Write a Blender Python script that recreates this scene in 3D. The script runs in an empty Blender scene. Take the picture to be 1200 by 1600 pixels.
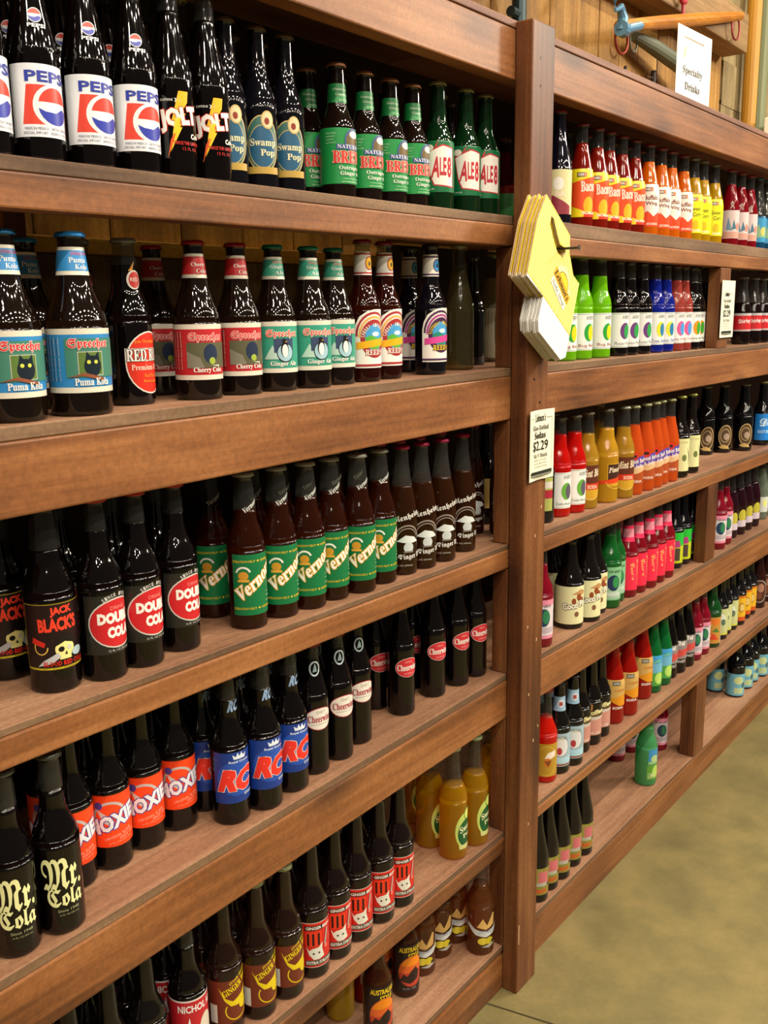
import bpy, bmesh, math, random
from mathutils import Matrix, Vector
random.seed(7)
SC = bpy.context.scene
COL = SC.collection
R_ = math.radians

# ---------------------------------------------------------------- camera
cam_d = bpy.data.cameras.new('camera'); cam = bpy.data.objects.new('camera', cam_d); COL.objects.link(cam)
cam_d.sensor_fit = 'VERTICAL'; cam_d.sensor_height = 24.0; cam_d.sensor_width = 18.0
cam_d.lens = 1492.11 * 24.0 / 1600.0
right = Vector((0.613998, -0.789202, -0.012936)); up = Vector((0.169202, 0.115595, 0.978779)); fwd = Vector((0.770959, 0.603157, -0.204510))
cam.matrix_world = Matrix(((right.x, up.x, -fwd.x, -1.735708), (right.y, up.y, -fwd.y, -1.020615), (right.z, up.z, -fwd.z, 1.579614), (0, 0, 0, 1)))
cam_d.clip_start = 0.02
SC.camera = cam
CAMXY = (-1.7357, -1.0206)

# ---------------------------------------------------------------- world, lamps, exposure
w = bpy.data.worlds.new('world'); SC.world = w; w.use_nodes = True
w.node_tree.nodes['Background'].inputs[0].default_value = (1.0, 0.86, 0.68, 1)
w.node_tree.nodes['Background'].inputs[1].default_value = 0.10
SC.view_settings.view_transform = 'Standard'; SC.view_settings.look = 'None'
SC.view_settings.gamma = 1.0; SC.view_settings.exposure = 0.0; SC.view_settings.use_curve_mapping = False
try: SC.cycles.max_bounces = 8; SC.cycles.transparent_max_bounces = 24; SC.cycles.caustics_refractive = False; SC.cycles.caustics_reflective = False
except Exception: pass

def lamp(x, y, z, sx, sy, watts, col=(1.0, 0.87, 0.70), aim=None):
    l = bpy.data.lights.new('ceiling_lamp', 'AREA'); l.shape = 'RECTANGLE'; l.size = sx; l.size_y = sy; l.energy = watts; l.color = col
    o = bpy.data.objects.new('ceiling_lamp', l); COL.objects.link(o); o.location = (x, y, z)
    if aim is not None: o.rotation_euler = (Vector(aim) - Vector((x, y, z))).to_track_quat('-Z', 'Y').to_euler()
    return o
# rows of ceiling lamps above the aisle
for ix in range(9):
    for iy in range(3):
        lamp(-3.4 + 0.95 * ix, -1.5 - 1.0 * iy, 3.7, 0.26, 0.07, 25 - 1.1 * ix)
lamp(3.4, -2.3, 3.3, 0.5, 0.35, 85, aim=(0, 0, 1.0))
# lamps over the wall behind the unit
for x in (-1.2, .4, 2.0): lamp(x, .12, 3.6, .9, .12, 15, col=(1.0, 0.80, 0.45))

# ---------------------------------------------------------------- materials
MATS = {}
def hexc(h):
    h = h.lstrip('#'); o = []
    for i in (0, 2, 4):
        c = int(h[i:i+2], 16) / 255.0
        o.append(c / 12.92 if c <= .04045 else ((c + .055) / 1.055) ** 2.4)
    return (*o, 1)
def base(name):
    m = bpy.data.materials.new(name); m.use_nodes = True
    nt = m.node_tree; nt.nodes.clear(); out = nt.nodes.new('ShaderNodeOutputMaterial')
    return m, nt, out
def N(nt, t, **kw):
    n = nt.nodes.new(t)
    for k, v in kw.items(): setattr(n, k, v)
    return n
def ink(h, rough=.38, metal=0.0):
    key = ('ink', h, rough, metal)
    if key not in MATS:
        m, nt, out = base('ink_' + h); p = N(nt, 'ShaderNodeBsdfPrincipled'); p.inputs['Base Color'].default_value = hexc(h)
        p.inputs['Roughness'].default_value = rough; p.inputs['Metallic'].default_value = metal
        nt.links.new(p.outputs[0], out.inputs[0]); MATS[key] = m
    return MATS[key]
def solid(h, rough=.05, spec=.5):
    key = ('solid', h, rough, spec)
    if key not in MATS:
        m, nt, out = base('glossy_' + h); p = N(nt, 'ShaderNodeBsdfPrincipled'); p.inputs['Base Color'].default_value = hexc(h)
        p.inputs['Roughness'].default_value = rough; p.inputs['IOR'].default_value = 1.5; p.inputs['Specular IOR Level'].default_value = spec
        nt.links.new(p.outputs[0], out.inputs[0]); MATS[key] = m
    return MATS[key]
def thin_glass(h='e8efe8'):
    key = ('glass', h)
    if key not in MATS:
        m, nt, out = base('bottle_glass_' + h)
        tr = N(nt, 'ShaderNodeBsdfTransparent'); tr.inputs[0].default_value = hexc(h)
        gl = N(nt, 'ShaderNodeBsdfGlossy'); gl.inputs['Roughness'].default_value = .05
        fr0 = N(nt, 'ShaderNodeFresnel'); fr0.inputs[0].default_value = 1.52
        ge = N(nt, 'ShaderNodeNewGeometry'); iv = N(nt, 'ShaderNodeMath', operation='SUBTRACT'); iv.inputs[0].default_value = 1.0; nt.links.new(ge.outputs['Backfacing'], iv.inputs[1])
        fr = N(nt, 'ShaderNodeMath', operation='MULTIPLY'); nt.links.new(fr0.outputs[0], fr.inputs[0]); nt.links.new(iv.outputs[0], fr.inputs[1])
        mx = N(nt, 'ShaderNodeMixShader')
        nt.links.new(fr.outputs[0], mx.inputs[0]); nt.links.new(tr.outputs[0], mx.inputs[1]); nt.links.new(gl.outputs[0], mx.inputs[2])
        df = N(nt, 'ShaderNodeBsdfDiffuse'); df.inputs[0].default_value = (.75, .75, .72, 1); m2 = N(nt, 'ShaderNodeMixShader'); m2.inputs[0].default_value = .02  # faint grey diffuse stands in for reflections in the clear glass
        nt.links.new(mx.outputs[0], m2.inputs[1]); nt.links.new(df.outputs[0], m2.inputs[2]); nt.links.new(m2.outputs[0], out.inputs[0]); MATS[key] = m
    return MATS[key]
def drink(h, clear=0.0):
    """coloured soda: light scatters in it; clear > 0 lets the things behind show through in its colour"""
    key = ('drink', h, clear)
    if key not in MATS:
        m, nt, out = base('soda_' + h)
        d = N(nt, 'ShaderNodeBsdfDiffuse'); d.inputs[0].default_value = hexc(h)
        t = N(nt, 'ShaderNodeBsdfTranslucent'); t.inputs[0].default_value = hexc(h)
        a = N(nt, 'ShaderNodeMixShader'); a.inputs[0].default_value = .42
        nt.links.new(d.outputs[0], a.inputs[1]); nt.links.new(t.outputs[0], a.inputs[2])
        tr = N(nt, 'ShaderNodeBsdfTransparent'); tr.inputs[0].default_value = hexc(h)
        b = N(nt, 'ShaderNodeMixShader'); b.inputs[0].default_value = clear
        nt.links.new(a.outputs[0], b.inputs[1]); nt.links.new(tr.outputs[0], b.inputs[2])
        fr0 = N(nt, 'ShaderNodeFresnel'); fr0.inputs[0].default_value = 1.5; ge = N(nt, 'ShaderNodeNewGeometry')
        iv = N(nt, 'ShaderNodeMath', operation='SUBTRACT'); iv.inputs[0].default_value = 1.0; nt.links.new(ge.outputs['Backfacing'], iv.inputs[1])
        fr = N(nt, 'ShaderNodeMath', operation='MULTIPLY'); nt.links.new(fr0.outputs[0], fr.inputs[0]); nt.links.new(iv.outputs[0], fr.inputs[1])
        gl = N(nt, 'ShaderNodeBsdfGlossy'); gl.inputs['Roughness'].default_value = .05; g2 = N(nt, 'ShaderNodeMixShader')
        nt.links.new(fr.outputs[0], g2.inputs[0]); nt.links.new(b.outputs[0], g2.inputs[1]); nt.links.new(gl.outputs[0], g2.inputs[2])
        nt.links.new(g2.outputs[0], out.inputs[0]); MATS[key] = m
    return MATS[key]
def wood(name, c0, c1, c2, axis='X', rough=.5, grain=1.0, knots=True, seedv=0.0):
    """stained softwood: grain stretched along one local axis, blotches and knots"""
    m, nt, out = base(name)
    tc = N(nt, 'ShaderNodeTexCoord'); oi = N(nt, 'ShaderNodeObjectInfo')
    ad = N(nt, 'ShaderNodeVectorMath', operation='MULTIPLY_ADD')
    cmb = N(nt, 'ShaderNodeCombineXYZ')
    for i in range(3): nt.links.new(oi.outputs['Random'], cmb.inputs[i])
    nt.links.new(cmb.outputs[0], ad.inputs[0]); ad.inputs[1].default_value = (37, 23, 51); nt.links.new(tc.outputs['Object'], ad.inputs[2])
    mp = N(nt, 'ShaderNodeMapping'); nt.links.new(ad.outputs[0], mp.inputs[0])
    mp.inputs['Scale'].default_value = {'X': (1.6, 42, 42), 'Z': (42, 42, 1.6), 'Y': (42, 1.6, 42)}[axis]
    n1 = N(nt, 'ShaderNodeTexNoise'); n1.inputs['Scale'].default_value = 1.5 * grain; n1.inputs['Detail'].default_value = 6; n1.inputs['Roughness'].default_value = .62; n1.inputs['Distortion'].default_value = .35
    nt.links.new(mp.outputs[0], n1.inputs['Vector'])
    mp2 = N(nt, 'ShaderNodeMapping'); nt.links.new(ad.outputs[0], mp2.inputs[0])
    mp2.inputs['Scale'].default_value = {'X': (1.0, 4, 4), 'Z': (4, 4, 1.0), 'Y': (4, 1, 4)}[axis]
    n2 = N(nt, 'ShaderNodeTexNoise'); n2.inputs['Scale'].default_value = 2.2; n2.inputs['Detail'].default_value = 4; nt.links.new(mp2.outputs[0], n2.inputs['Vector'])
    cr = N(nt, 'ShaderNodeValToRGB'); cr.color_ramp.elements[0].position = .34; cr.color_ramp.elements[1].position = .66
    cr.color_ramp.elements[0].color = hexc(c0); cr.color_ramp.elements[1].color = hexc(c2); e = cr.color_ramp.elements.new(.5); e.color = hexc(c1)
    mixf = N(nt, 'ShaderNodeMath', operation='MULTIPLY_ADD'); nt.links.new(n1.outputs[0], mixf.inputs[0]); mixf.inputs[1].default_value = .42
    m2 = N(nt, 'ShaderNodeMath', operation='MULTIPLY'); nt.links.new(n2.outputs[0], m2.inputs[0]); m2.inputs[1].default_value = .58
    nt.links.new(m2.outputs[0], mixf.inputs[2]); nt.links.new(mixf.outputs[0], cr.inputs[0])
    colr = cr.outputs[0]
    if knots:
        mp3 = N(nt, 'ShaderNodeMapping'); nt.links.new(ad.outputs[0], mp3.inputs[0])
        mp3.inputs['Scale'].default_value = {'X': (2.1, 5.5, 5.5), 'Z': (5.5, 5.5, 2.1), 'Y': (5.5, 2.1, 5.5)}[axis]
        vo = N(nt, 'ShaderNodeTexVoronoi'); vo.inputs['Scale'].default_value = 1.0; nt.links.new(mp3.outputs[0], vo.inputs['Vector'])
        kr = N(nt, 'ShaderNodeMapRange'); kr.inputs[1].default_value = .10; kr.inputs[2].default_value = .24; kr.inputs[3].default_value = .8; kr.inputs[4].default_value = 0
        nt.links.new(vo.outputs['Distance'], kr.inputs[0])
        mx = N(nt, 'ShaderNodeMix', data_type='RGBA'); nt.links.new(kr.outputs[0], mx.inputs[0]); nt.links.new(colr, mx.inputs[6]); mx.inputs[7].default_value = hexc('3a1f12'); colr = mx.outputs[2]
    n3 = N(nt, 'ShaderNodeTexNoise'); n3.inputs['Scale'].default_value = 140; n3.inputs['Detail'].default_value = 3; nt.links.new(ad.outputs[0], n3.inputs['Vector'])
    mr = N(nt, 'ShaderNodeMapRange'); mr.inputs[1].default_value = .3; mr.inputs[2].default_value = .7; mr.inputs[3].default_value = .84; mr.inputs[4].default_value = 1.14; nt.links.new(n3.outputs[0], mr.inputs[0])
    hs = N(nt, 'ShaderNodeHueSaturation'); nt.links.new(colr, hs.inputs['Color']); nt.links.new(mr.outputs[0], hs.inputs['Value']); colr = hs.outputs[0]
    p = N(nt, 'ShaderNodeBsdfPrincipled'); nt.links.new(colr, p.inputs['Base Color']); p.inputs['Roughness'].default_value = rough
    bp = N(nt, 'ShaderNodeBump'); bp.inputs['Strength'].default_value = .18; bp.inputs['Distance'].default_value = .002
    nt.links.new(n1.outputs[0], bp.inputs['Height']); nt.links.new(bp.outputs[0], p.inputs['Normal'])
    nt.links.new(p.outputs[0], out.inputs[0]); MATS[name] = m
    return m
W_FASC = wood('stained_fascia_wood', '573218', '85532c', 'a06c40', 'X')
W_POST = wood('stained_post_wood', '3e1f0e', '673a1c', '875831', 'Z')
W_PLY = wood('plywood_shelf', '6e4c36', '926a4f', 'ab8567', 'X', rough=.6, knots=False)
W_EDGE = wood('plywood_edge', '4a3422', '6c5139', '866a4e', 'X', rough=.7, knots=False)
W_TOP = wood('top_board_wood', '5f3b2c', '7f5643', '977060', 'X', rough=.6, knots=False)
W_WALL = wood('wall_plank_wood', '6b4a1c', 'a1752f', 'c0954a', 'Z', rough=.7)
W_GREY = wood('weathered_shake_wood', '5f5238', '857552', 'a3946c', 'Z', rough=.85, knots=False)
W_BAR = wood('varnished_bar_wood', '8a5314', 'b87520', 'd1902f', 'X', rough=.35, knots=False)
def concrete():
    m, nt, out = base('polished_concrete')
    tc = N(nt, 'ShaderNodeTexCoord'); n1 = N(nt, 'ShaderNodeTexNoise'); n1.inputs['Scale'].default_value = 5.5; n1.inputs['Detail'].default_value = 8; n1.inputs['Roughness'].default_value = .6
    n2 = N(nt, 'ShaderNodeTexNoise'); n2.inputs['Scale'].default_value = 90; n2.inputs['Detail'].default_value = 3
    nt.links.new(tc.outputs['Object'], n1.inputs['Vector']); nt.links.new(tc.outputs['Object'], n2.inputs['Vector'])
    a = N(nt, 'ShaderNodeMath', operation='MULTIPLY_ADD'); nt.links.new(n2.outputs[0], a.inputs[0]); a.inputs[1].default_value = .18
    nt.links.new(n1.outputs[0], a.inputs[2])
    cr = N(nt, 'ShaderNodeValToRGB'); cr.color_ramp.elements[0].position = .38; cr.color_ramp.elements[1].position = .78
    cr.color_ramp.elements[0].color = hexc('625b3c'); cr.color_ramp.elements[1].color = hexc('84764b'); e = cr.color_ramp.elements.new(.58); e.color = hexc('736a43')
    nt.links.new(a.outputs[0], cr.inputs[0])
    p = N(nt, 'ShaderNodeBsdfPrincipled'); nt.links.new(cr.outputs[0], p.inputs['Base Color']); p.inputs['Roughness'].default_value = .45
    nt.links.new(p.outputs[0], out.inputs[0]); return m

# ---------------------------------------------------------------- object helpers
def obj(name, bm_or_me, mats, parent=None, loc=None, smooth=False):
    if isinstance(bm_or_me, bmesh.types.BMesh):
        me = bpy.data.meshes.new(name); bm_or_me.to_mesh(me); bm_or_me.free()
    else: me = bm_or_me
    if not me.materials:
        for m in (mats if isinstance(mats, (list, tuple)) else [mats]): me.materials.append(m)
    if smooth: me.polygons.foreach_set('use_smooth', [True] * len(me.polygons))
    o = bpy.data.objects.new(name, me); COL.objects.link(o)
    if parent: o.parent = parent
    if loc: o.location = loc
    return o
def thing(name, label, cat, loc=(0, 0, 0), rz=0, group=None):
    o = bpy.data.objects.new(name, None); COL.objects.link(o); o.empty_display_size = .05
    o.location = loc; o.rotation_euler = (0, 0, rz); o['label'] = label; o['category'] = cat
    if group: o['group'] = group
    return o
def box_bm(x0, x1, y0, y1, z0, z1, dz=0.0, bevel=.0025, bm=None):
    """box; dz lifts the x1 end (a board that is not quite level)"""
    own = bm is None
    if own: bm = bmesh.new()
    v = [bm.verts.new((x, y, z + (dz if x == x1 else 0))) for x in (x0, x1) for y in (y0, y1) for z in (z0, z1)]
    f = [(0, 1, 3, 2), (4, 6, 7, 5), (0, 4, 5, 1), (2, 3, 7, 6), (0, 2, 6, 4), (1, 5, 7, 3)]
    fs = [bm.faces.new([v[i] for i in q]) for q in f]
    if bevel:
        es = list({e for q in fs for e in q.edges}); bmesh.ops.bevel(bm, geom=es, offset=bevel, segments=2, affect='EDGES', profile=.5)
    bmesh.ops.recalc_face_normals(bm, faces=bm.faces)
    return bm
def tube_bm(pts, r, seg=12, bm=None, cap=True, closed=False):
    if bm is None: bm = bmesh.new()
    pts = [Vector(p) for p in pts]; rr = r if isinstance(r, (list, tuple)) else [r] * len(pts); rings = []
    n = len(pts); prev = None
    for i, p in enumerate(pts):
        if closed: t = pts[(i + 1) % n] - pts[i - 1]
        else: t = pts[min(i + 1, n - 1)] - pts[max(i - 1, 0)]
        t.normalize()
        a = prev if prev is not None else (Vector((0, 0, 1)) if abs(t.z) < .9 else Vector((1, 0, 0)))
        u = t.cross(a).normalized(); v = u.cross(t).normalized(); prev = v
        rings.append([bm.verts.new(p + (u * math.cos(2 * math.pi * k / seg) + v * math.sin(2 * math.pi * k / seg)) * rr[i]) for k in range(seg)])
    for i in range(n if closed else n - 1):
        A, B = rings[i], rings[(i + 1) % n]
        for k in range(seg): bm.faces.new((A[k], A[(k + 1) % seg], B[(k + 1) % seg], B[k]))
    if cap and not closed: bm.faces.new(rings[0][::-1]); bm.faces.new(rings[-1])
    bmesh.ops.recalc_face_normals(bm, faces=bm.faces)
    return bm
def ring_pts(c, r, n=20, ax='XZ'):
    out = []
    for k in range(n):
        a = 2 * math.pi * k / n; p = [c[0], c[1], c[2]]
        i, j = ('XYZ'.index(ax[0]), 'XYZ'.index(ax[1])); p[i] += r * math.cos(a); p[j] += r * math.sin(a); out.append(tuple(p))
    return out

# ---------------------------------------------------------------- the setting
fl = obj('floor', box_bm(-4.5, 7, -5, .62, -.05, 0, bevel=0), concrete()); fl['kind'] = 'structure'
jb = bmesh.new()
tube_bm([(-1.6, .28, .0005), (-.067, .0, .0008), (-.02, -.22, .0008), (.35, -2.4, .0005)], .0022, 6, jb)
j = obj('floor_joint', jb, ink('4b4327', .8), fl)
wall = bpy.data.objects.new('wall_back', None); COL.objects.link(wall); wall['kind'] = 'structure'
wx = -3.0; k = 0
while wx < 5.2:
    pw = .150 + .02 * random.random(); grey = wx > 2.28
    if not grey:
        o = obj('plank', box_bm(0, pw - .004, 0, .02, 0, 3.5, bevel=.003), W_WALL, wall, (wx, .45 + .003 * random.random(), 0))
    if grey: break
    wx += pw
# weathered shakes take over further along
row = 0; z = 0.0
while z < 3.5:
    h = .150; xx = wx - .004 - (.05 if row % 2 else 0)
    xx = wx + .004
    while xx < 5.6:
        pw = .10 + .09 * random.random()
        o = obj('shingle', box_bm(0, pw - .005, 0, .016 + .008 * random.random(), 0, h + .02, bevel=.002), W_GREY, wall, (xx, .452 - .006 * random.random(), z))
        xx += pw
    z += h; row += 1

# boards seen through the open second tier: a bright batten over grey boards
ob = obj('batten', box_bm(-1.6, .6, .424, .449, 1.684, 1.712, bevel=.002), wood('bright_batten_wood', 'a07424', 'c8962c', 'd8ac48', 'X', rough=.6, knots=False), wall)
xx = -1.6
while xx < .55:
    pw = .20 + .07 * random.random(); obj('plank', box_bm(xx, xx + pw - .004, .430, .449, 1.45, 1.683, bevel=.002), W_GREY, wall); xx += pw

# ---------------------------------------------------------------- shelf unit
unit = thing('shelf_unit', 'long stained wooden shelving with six tiers and a tall front post', 'shelf')
XL, XM, XR = -2.4, .0448, 3.9
DEP = .36
SH = {'L1': (1.766, .0068), 'L2': (1.4637, .0072), 'L3': (1.0866, -.0081), 'L4': (.7919, .0141), 'L5': (.407, -.0011), 'L6': (.1114, .0037),
      'R1': (1.7667, .0038), 'R2': (1.4626, -.0036), 'R3': (1.0874, -.0078), 'R4': (.7939, -.0144), 'R5': (.412, -.0071), 'R6': (.109, -.0066)}
#        ply bottom, fascia bottom at X = 0
EDGE = {'L1': (1.7488, 1.7076), 'L2': (1.4467, 1.3565), 'L3': (1.0757, 1.0341), 'L4': (.7763, .6876), 'L5': (.3925, .3555), 'L6': (.0960, .0),
        'R1': (1.7358, 1.6963), 'R2': (1.4456, 1.3538), 'R3': (1.0744, 1.0372), 'R4': (.7787, .6868), 'R5': (.3985, .3722), 'R6': (.0930, .0)}
def shz(s, x): a, b = SH[s]; return a + b * x
for s in SH:
    x0, x1 = (XL, XM - .001) if s[0] == 'L' else (XM + .001, XR)
    a, b = SH[s]; pb, fb = EDGE[s]; cx_ = 0
    o = obj('shelf_board', box_bm(x0, x1, .002, DEP, pb + b * x0 + .0002, a + b * x0, dz=b * (x1 - x0), bevel=.0015), [W_PLY, W_EDGE], unit)
    for p_ in o.data.polygons:
        if p_.normal.y < -.7: p_.material_index = 1
    if s in ('L6', 'R6'):
        bm = box_bm(x0, x1, .0, .038, .0, pb + b * x0 - .0003, bevel=0)
        for v in bm.verts:
            if v.co.x == x1 and v.co.z > .03: v.co.z += b * (x1 - x0)
        o = obj('fascia_board', bm, W_FASC, unit)
    else:
        o = obj('fascia_board', box_bm(x0, x1, .0, .038, fb + b * x0, pb + b * x0 - .0003, dz=b * (x1 - x0), bevel=.003), W_FASC, unit)
for x0, x1 in ((XL, XM - .001), (XM + .001, XR)):
    obj('fascia_board', box_bm(x0, x1, 0, .038, 2.0205, 2.1130, bevel=.003), W_FASC, unit)
    obj('top_board', box_bm(x0, x1, -.002, DEP, 2.1133, 2.1280, bevel=.002), W_TOP, unit)
obj('post', box_bm(0, .0896, -.0396, -.0008, 0, 2.126, bevel=.003), W_POST, unit)
# studs between the shelves, behind the post and further along the right-hand bay
ORD = ['6', '5', '4', '3', '2', '1']
def stud(x, tiers, y0, dy, side):
    for t in tiers:
        lo = max(shz(side + t, x), shz(side + t, x + .0896)) + .0005
        nx = str(int(t) - 1)
        hi = (EDGE[side + nx][1] + SH[side + nx][1] * x) if nx != '0' else 2.0205
        hi -= .002
        obj('stud', box_bm(x, x + .0896, y0, y0 + dy, lo, hi, bevel=.002), W_POST, unit)
for t in '65432':
    lo = shz('L' + t, 0) + .0006; nx = str(int(t) - 1); hi = EDGE['L' + nx][1] - .0015
    obj('stud', box_bm(.0010, XM - .0015, .0005, .0385, lo, hi, bevel=.002), W_POST, unit)
stud(1.24, '6', .0005, .05, 'R'); stud(1.24, '42', .0005, .038, 'R')
stud(2.62, '65432', .0005, .038, 'R')
for x in (-2.3, -.9, .45, 1.6, 2.9): obj('rear_upright', box_bm(x, x + .04, DEP + .0005, DEP + .04, 0, 2.112, bevel=.002), W_POST, unit)
# small dents and bright chips in the post's stain, and screw heads
bm = bmesh.new()
for (x, z, l) in ((.045, 1.10, .006), (.070, 1.16, .007), (.020, .90, .006), (.06, .86, .008), (.03, .74, .006), (.055, .62, .008), (.075, .65, .005), (.04, .42, .006), (.005, .13, .05)):
    box_bm(x, x + .0022, -.0404, -.0396, z, z + l, bevel=0, bm=bm)
obj('bare_wood_chips', bm, ink('d9b888', .7), unit)
for (x, z) in ((.032, 2.06), (.034, 2.01), (.03, 1.44), (.055, 1.39)):
    obj('screw_head', tube_bm([(x, -.0395, z), (x, -.0402, z)], .0028, 8), ink('241c1c', .4, .6), unit)
# back panels; the dark ones are added, their colour standing in for shade; the near bay's second tier is left open to the plank wall
W_BACK = wood('shade_back_panel', '1c120c', '2a1b12', '382418', 'X', rough=.8, knots=False)
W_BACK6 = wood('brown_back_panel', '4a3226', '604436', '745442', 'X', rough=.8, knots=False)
for t in '123456':
    hi = 2.112 if t == '1' else min(EDGE[b_ + str(int(t) - 1)][0] + SH[b_ + str(int(t) - 1)][1] * x_ for b_ in 'LR' for x_ in ((-2.4, 0) if b_ == 'L' else (0, 3.9))) - .001
    for b_, x0, x1 in (('L', XL, XM - .001), ('R', XM + .001, XR)):
        if b_ + t == 'L2': continue
        lo = max(shz(b_ + t, x0), shz(b_ + t, x1)) + .001
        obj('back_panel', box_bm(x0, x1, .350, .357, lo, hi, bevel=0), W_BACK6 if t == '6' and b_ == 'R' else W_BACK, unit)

# ---------------------------------------------------------------- bottles
# shapes: (radius / R, height / H) control points of the outer wall
SHAPES = {
 'long':   [(.90, 0), (.98, .012), (1, .03), (1, .49), (.985, .53), (.90, .575), (.72, .63), (.585, .68), (.53, .73), (.48, .85), (.44, .945), (.44, .965)],
 'stubby': [(.92, 0), (.985, .01), (1, .025), (1, .47), (.985, .51), (.90, .565), (.74, .63), (.60, .70), (.53, .76), (.455, .86), (.40, .93), (.40, .965)],
 'taper':  [(.92, 0), (.985, .012), (1, .03), (1, .44), (.97, .50), (.87, .57), (.72, .65), (.58, .73), (.48, .81), (.44, .89), (.43, .965)],
 'swamp':  [(.92, 0), (.985, .012), (1, .03), (1, .50), (.96, .55), (.82, .61), (.64, .67), (.52, .74), (.46, .82), (.43, .90), (.43, .965)],
 'vern':   [(.92, 0), (.985, .012), (1, .03), (1, .49), (.99, .53), (.93, .575), (.80, .63), (.66, .68), (.60, .74), (.54, .84), (.47, .94), (.46, .965)],
 'herit':  [(.92, 0), (.985, .012), (1, .03), (1, .42), (.965, .50), (.86, .59), (.70, .68), (.56, .77), (.47, .85), (.44, .91), (.43, .965)],
 'cheer':  [(.92, 0), (.985, .012), (1, .03), (1, .56), (.95, .62), (.80, .70), (.62, .78), (.50, .86), (.46, .92), (.46, .965)],
 'cone':   [(.92, 0), (.985, .012), (1, .03), (1, .45), (.93, .53), (.76, .64), (.58, .75), (.46, .86), (.43, .93), (.43, .965)],
 'shoul':  [(.92, 0), (.985, .012), (1, .03), (1, .50), (.995, .54), (.95, .585), (.80, .64), (.62, .69), (.52, .75), (.47, .85), (.44, .93), (.44, .965)],
}
def smooth_profile(shape, R, H, per=3):
    P = SHAPES[shape]; out = []
    for i in range(len(P) - 1):
        p0 = P[max(i - 1, 0)]; p1 = P[i]; p2 = P[i + 1]; p3 = P[min(i + 2, len(P) - 1)]
        n = 1 if (p2[1] - p1[1] < .03 or (p1[0] == 1 and p2[0] == 1)) else per
        for k in range(n):
            t = k / n
            f = lambda a, b, c, d: .5 * (2 * b + (c - a) * t + (2 * a - 5 * b + 4 * c - d) * t * t + (3 * b - a - 3 * c + d) * t ** 3)
            out.append((f(p0[0], p1[0], p2[0], p3[0]) * R, f(p0[1], p1[1], p2[1], p3[1]) * H))
    out.append((P[-1][0] * R, P[-1][1] * H))
    return out
def prof_r(prof, z):
    if z <= prof[0][1]: return prof[0][0]
    for (r0, z0), (r1, z1) in zip(prof, prof[1:]):
        if z <= z1: return r0 + (r1 - r0) * (z - z0) / max(z1 - z0, 1e-9)
    return prof[-1][0]
def lathe(prof, seg=28, close_bottom=True, close_top=True):
    bm = bmesh.new(); rings = []
    for r, z in prof: rings.append([bm.verts.new((r * math.cos(2 * math.pi * k / seg), r * math.sin(2 * math.pi * k / seg), z)) for k in range(seg)])
    for A, B in zip(rings, rings[1:]):
        for k in range(seg): bm.faces.new((A[k], A[(k + 1) % seg], B[(k + 1) % seg], B[k]))
    if close_bottom: bm.faces.new(rings[0][::-1])
    if close_top: bm.faces.new(rings[-1])
    return bm
def me_of(bm, name, mats, smooth=True):
    me = bpy.data.meshes.new(name); bm.to_mesh(me); bm.free()
    for m in mats: me.materials.append(m)
    if smooth: me.polygons.foreach_set('use_smooth', [True] * len(me.polygons))
    return me
def cap_mesh(r, z, h, mat):
    """crown cap: fluted skirt of 21 teeth, rounded top"""
    bm = bmesh.new(); n = 42; rings = []
    for rr, zz, fl_ in ((r * 1.13, z - h, .6), (r * 1.08, z - h * .55, .45), (r * 1.02, z - h * .2, .1), (r * .93, z - h * .04, 0), (r * .6, z, 0)):
        ring = []
        for k in range(n):
            q = rr + (fl_ * .0011 if k % 2 else -fl_ * .0009); a = 2 * math.pi * k / n
            ring.append(bm.verts.new((q * math.cos(a), q * math.sin(a), zz)))
        rings.append(ring)
    for A, B in zip(rings, rings[1:]):
        for k in range(n): bm.faces.new((A[k], A[(k + 1) % n], B[(k + 1) % n], B[k]))
    bm.faces.new(rings[-1]); bm.faces.new(rings[0][::-1])
    return me_of(bm, 'cap', [mat])

# ---- flat print (paper and inks) bent round the bottle
TXT = {}
def text_tris(s, bold=0.0):
    if any(ord(ch) > 255 for ch in s): bold = min(bold, .012)
    key = (s, bold)
    if key not in TXT:
        c = bpy.data.curves.new('t', 'FONT'); c.body = s; c.resolution_u = 2 if len(s) < 12 else 1; c.offset = bold; c.fill_mode = 'FRONT'
        o = bpy.data.objects.new('t', c)
        me = bpy.data.meshes.new_from_object(o)
        vs = [(v.co.x, v.co.y) for v in me.vertices]; fs = [tuple(p.vertices) for p in me.polygons]
        bpy.data.objects.remove(o); bpy.data.curves.remove(c); bpy.data.meshes.remove(me)
        TXT[key] = (vs, fs)
    return TXT[key]
def place_text(s, u, v, w_, h, rot=0, shear=0, bold=0.0):
    vs, fs = text_tris(s, bold)
    if not vs: return [], []
    x0 = min(p[0] for p in vs); x1 = max(p[0] for p in vs); y0 = min(p[1] for p in vs); y1 = max(p[1] for p in vs)
    sx = w_ / max(x1 - x0, 1e-6); sy = h / max(y1 - y0, 1e-6); c, d = math.cos(R_(rot)), math.sin(R_(rot)); out = []
    for x, y in vs:
        a = (x - x0) * sx; b = (y - y0) * sy; a += b * shear; out.append((u + a * c - b * d, v + a * d + b * c))
    return out, fs
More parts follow.
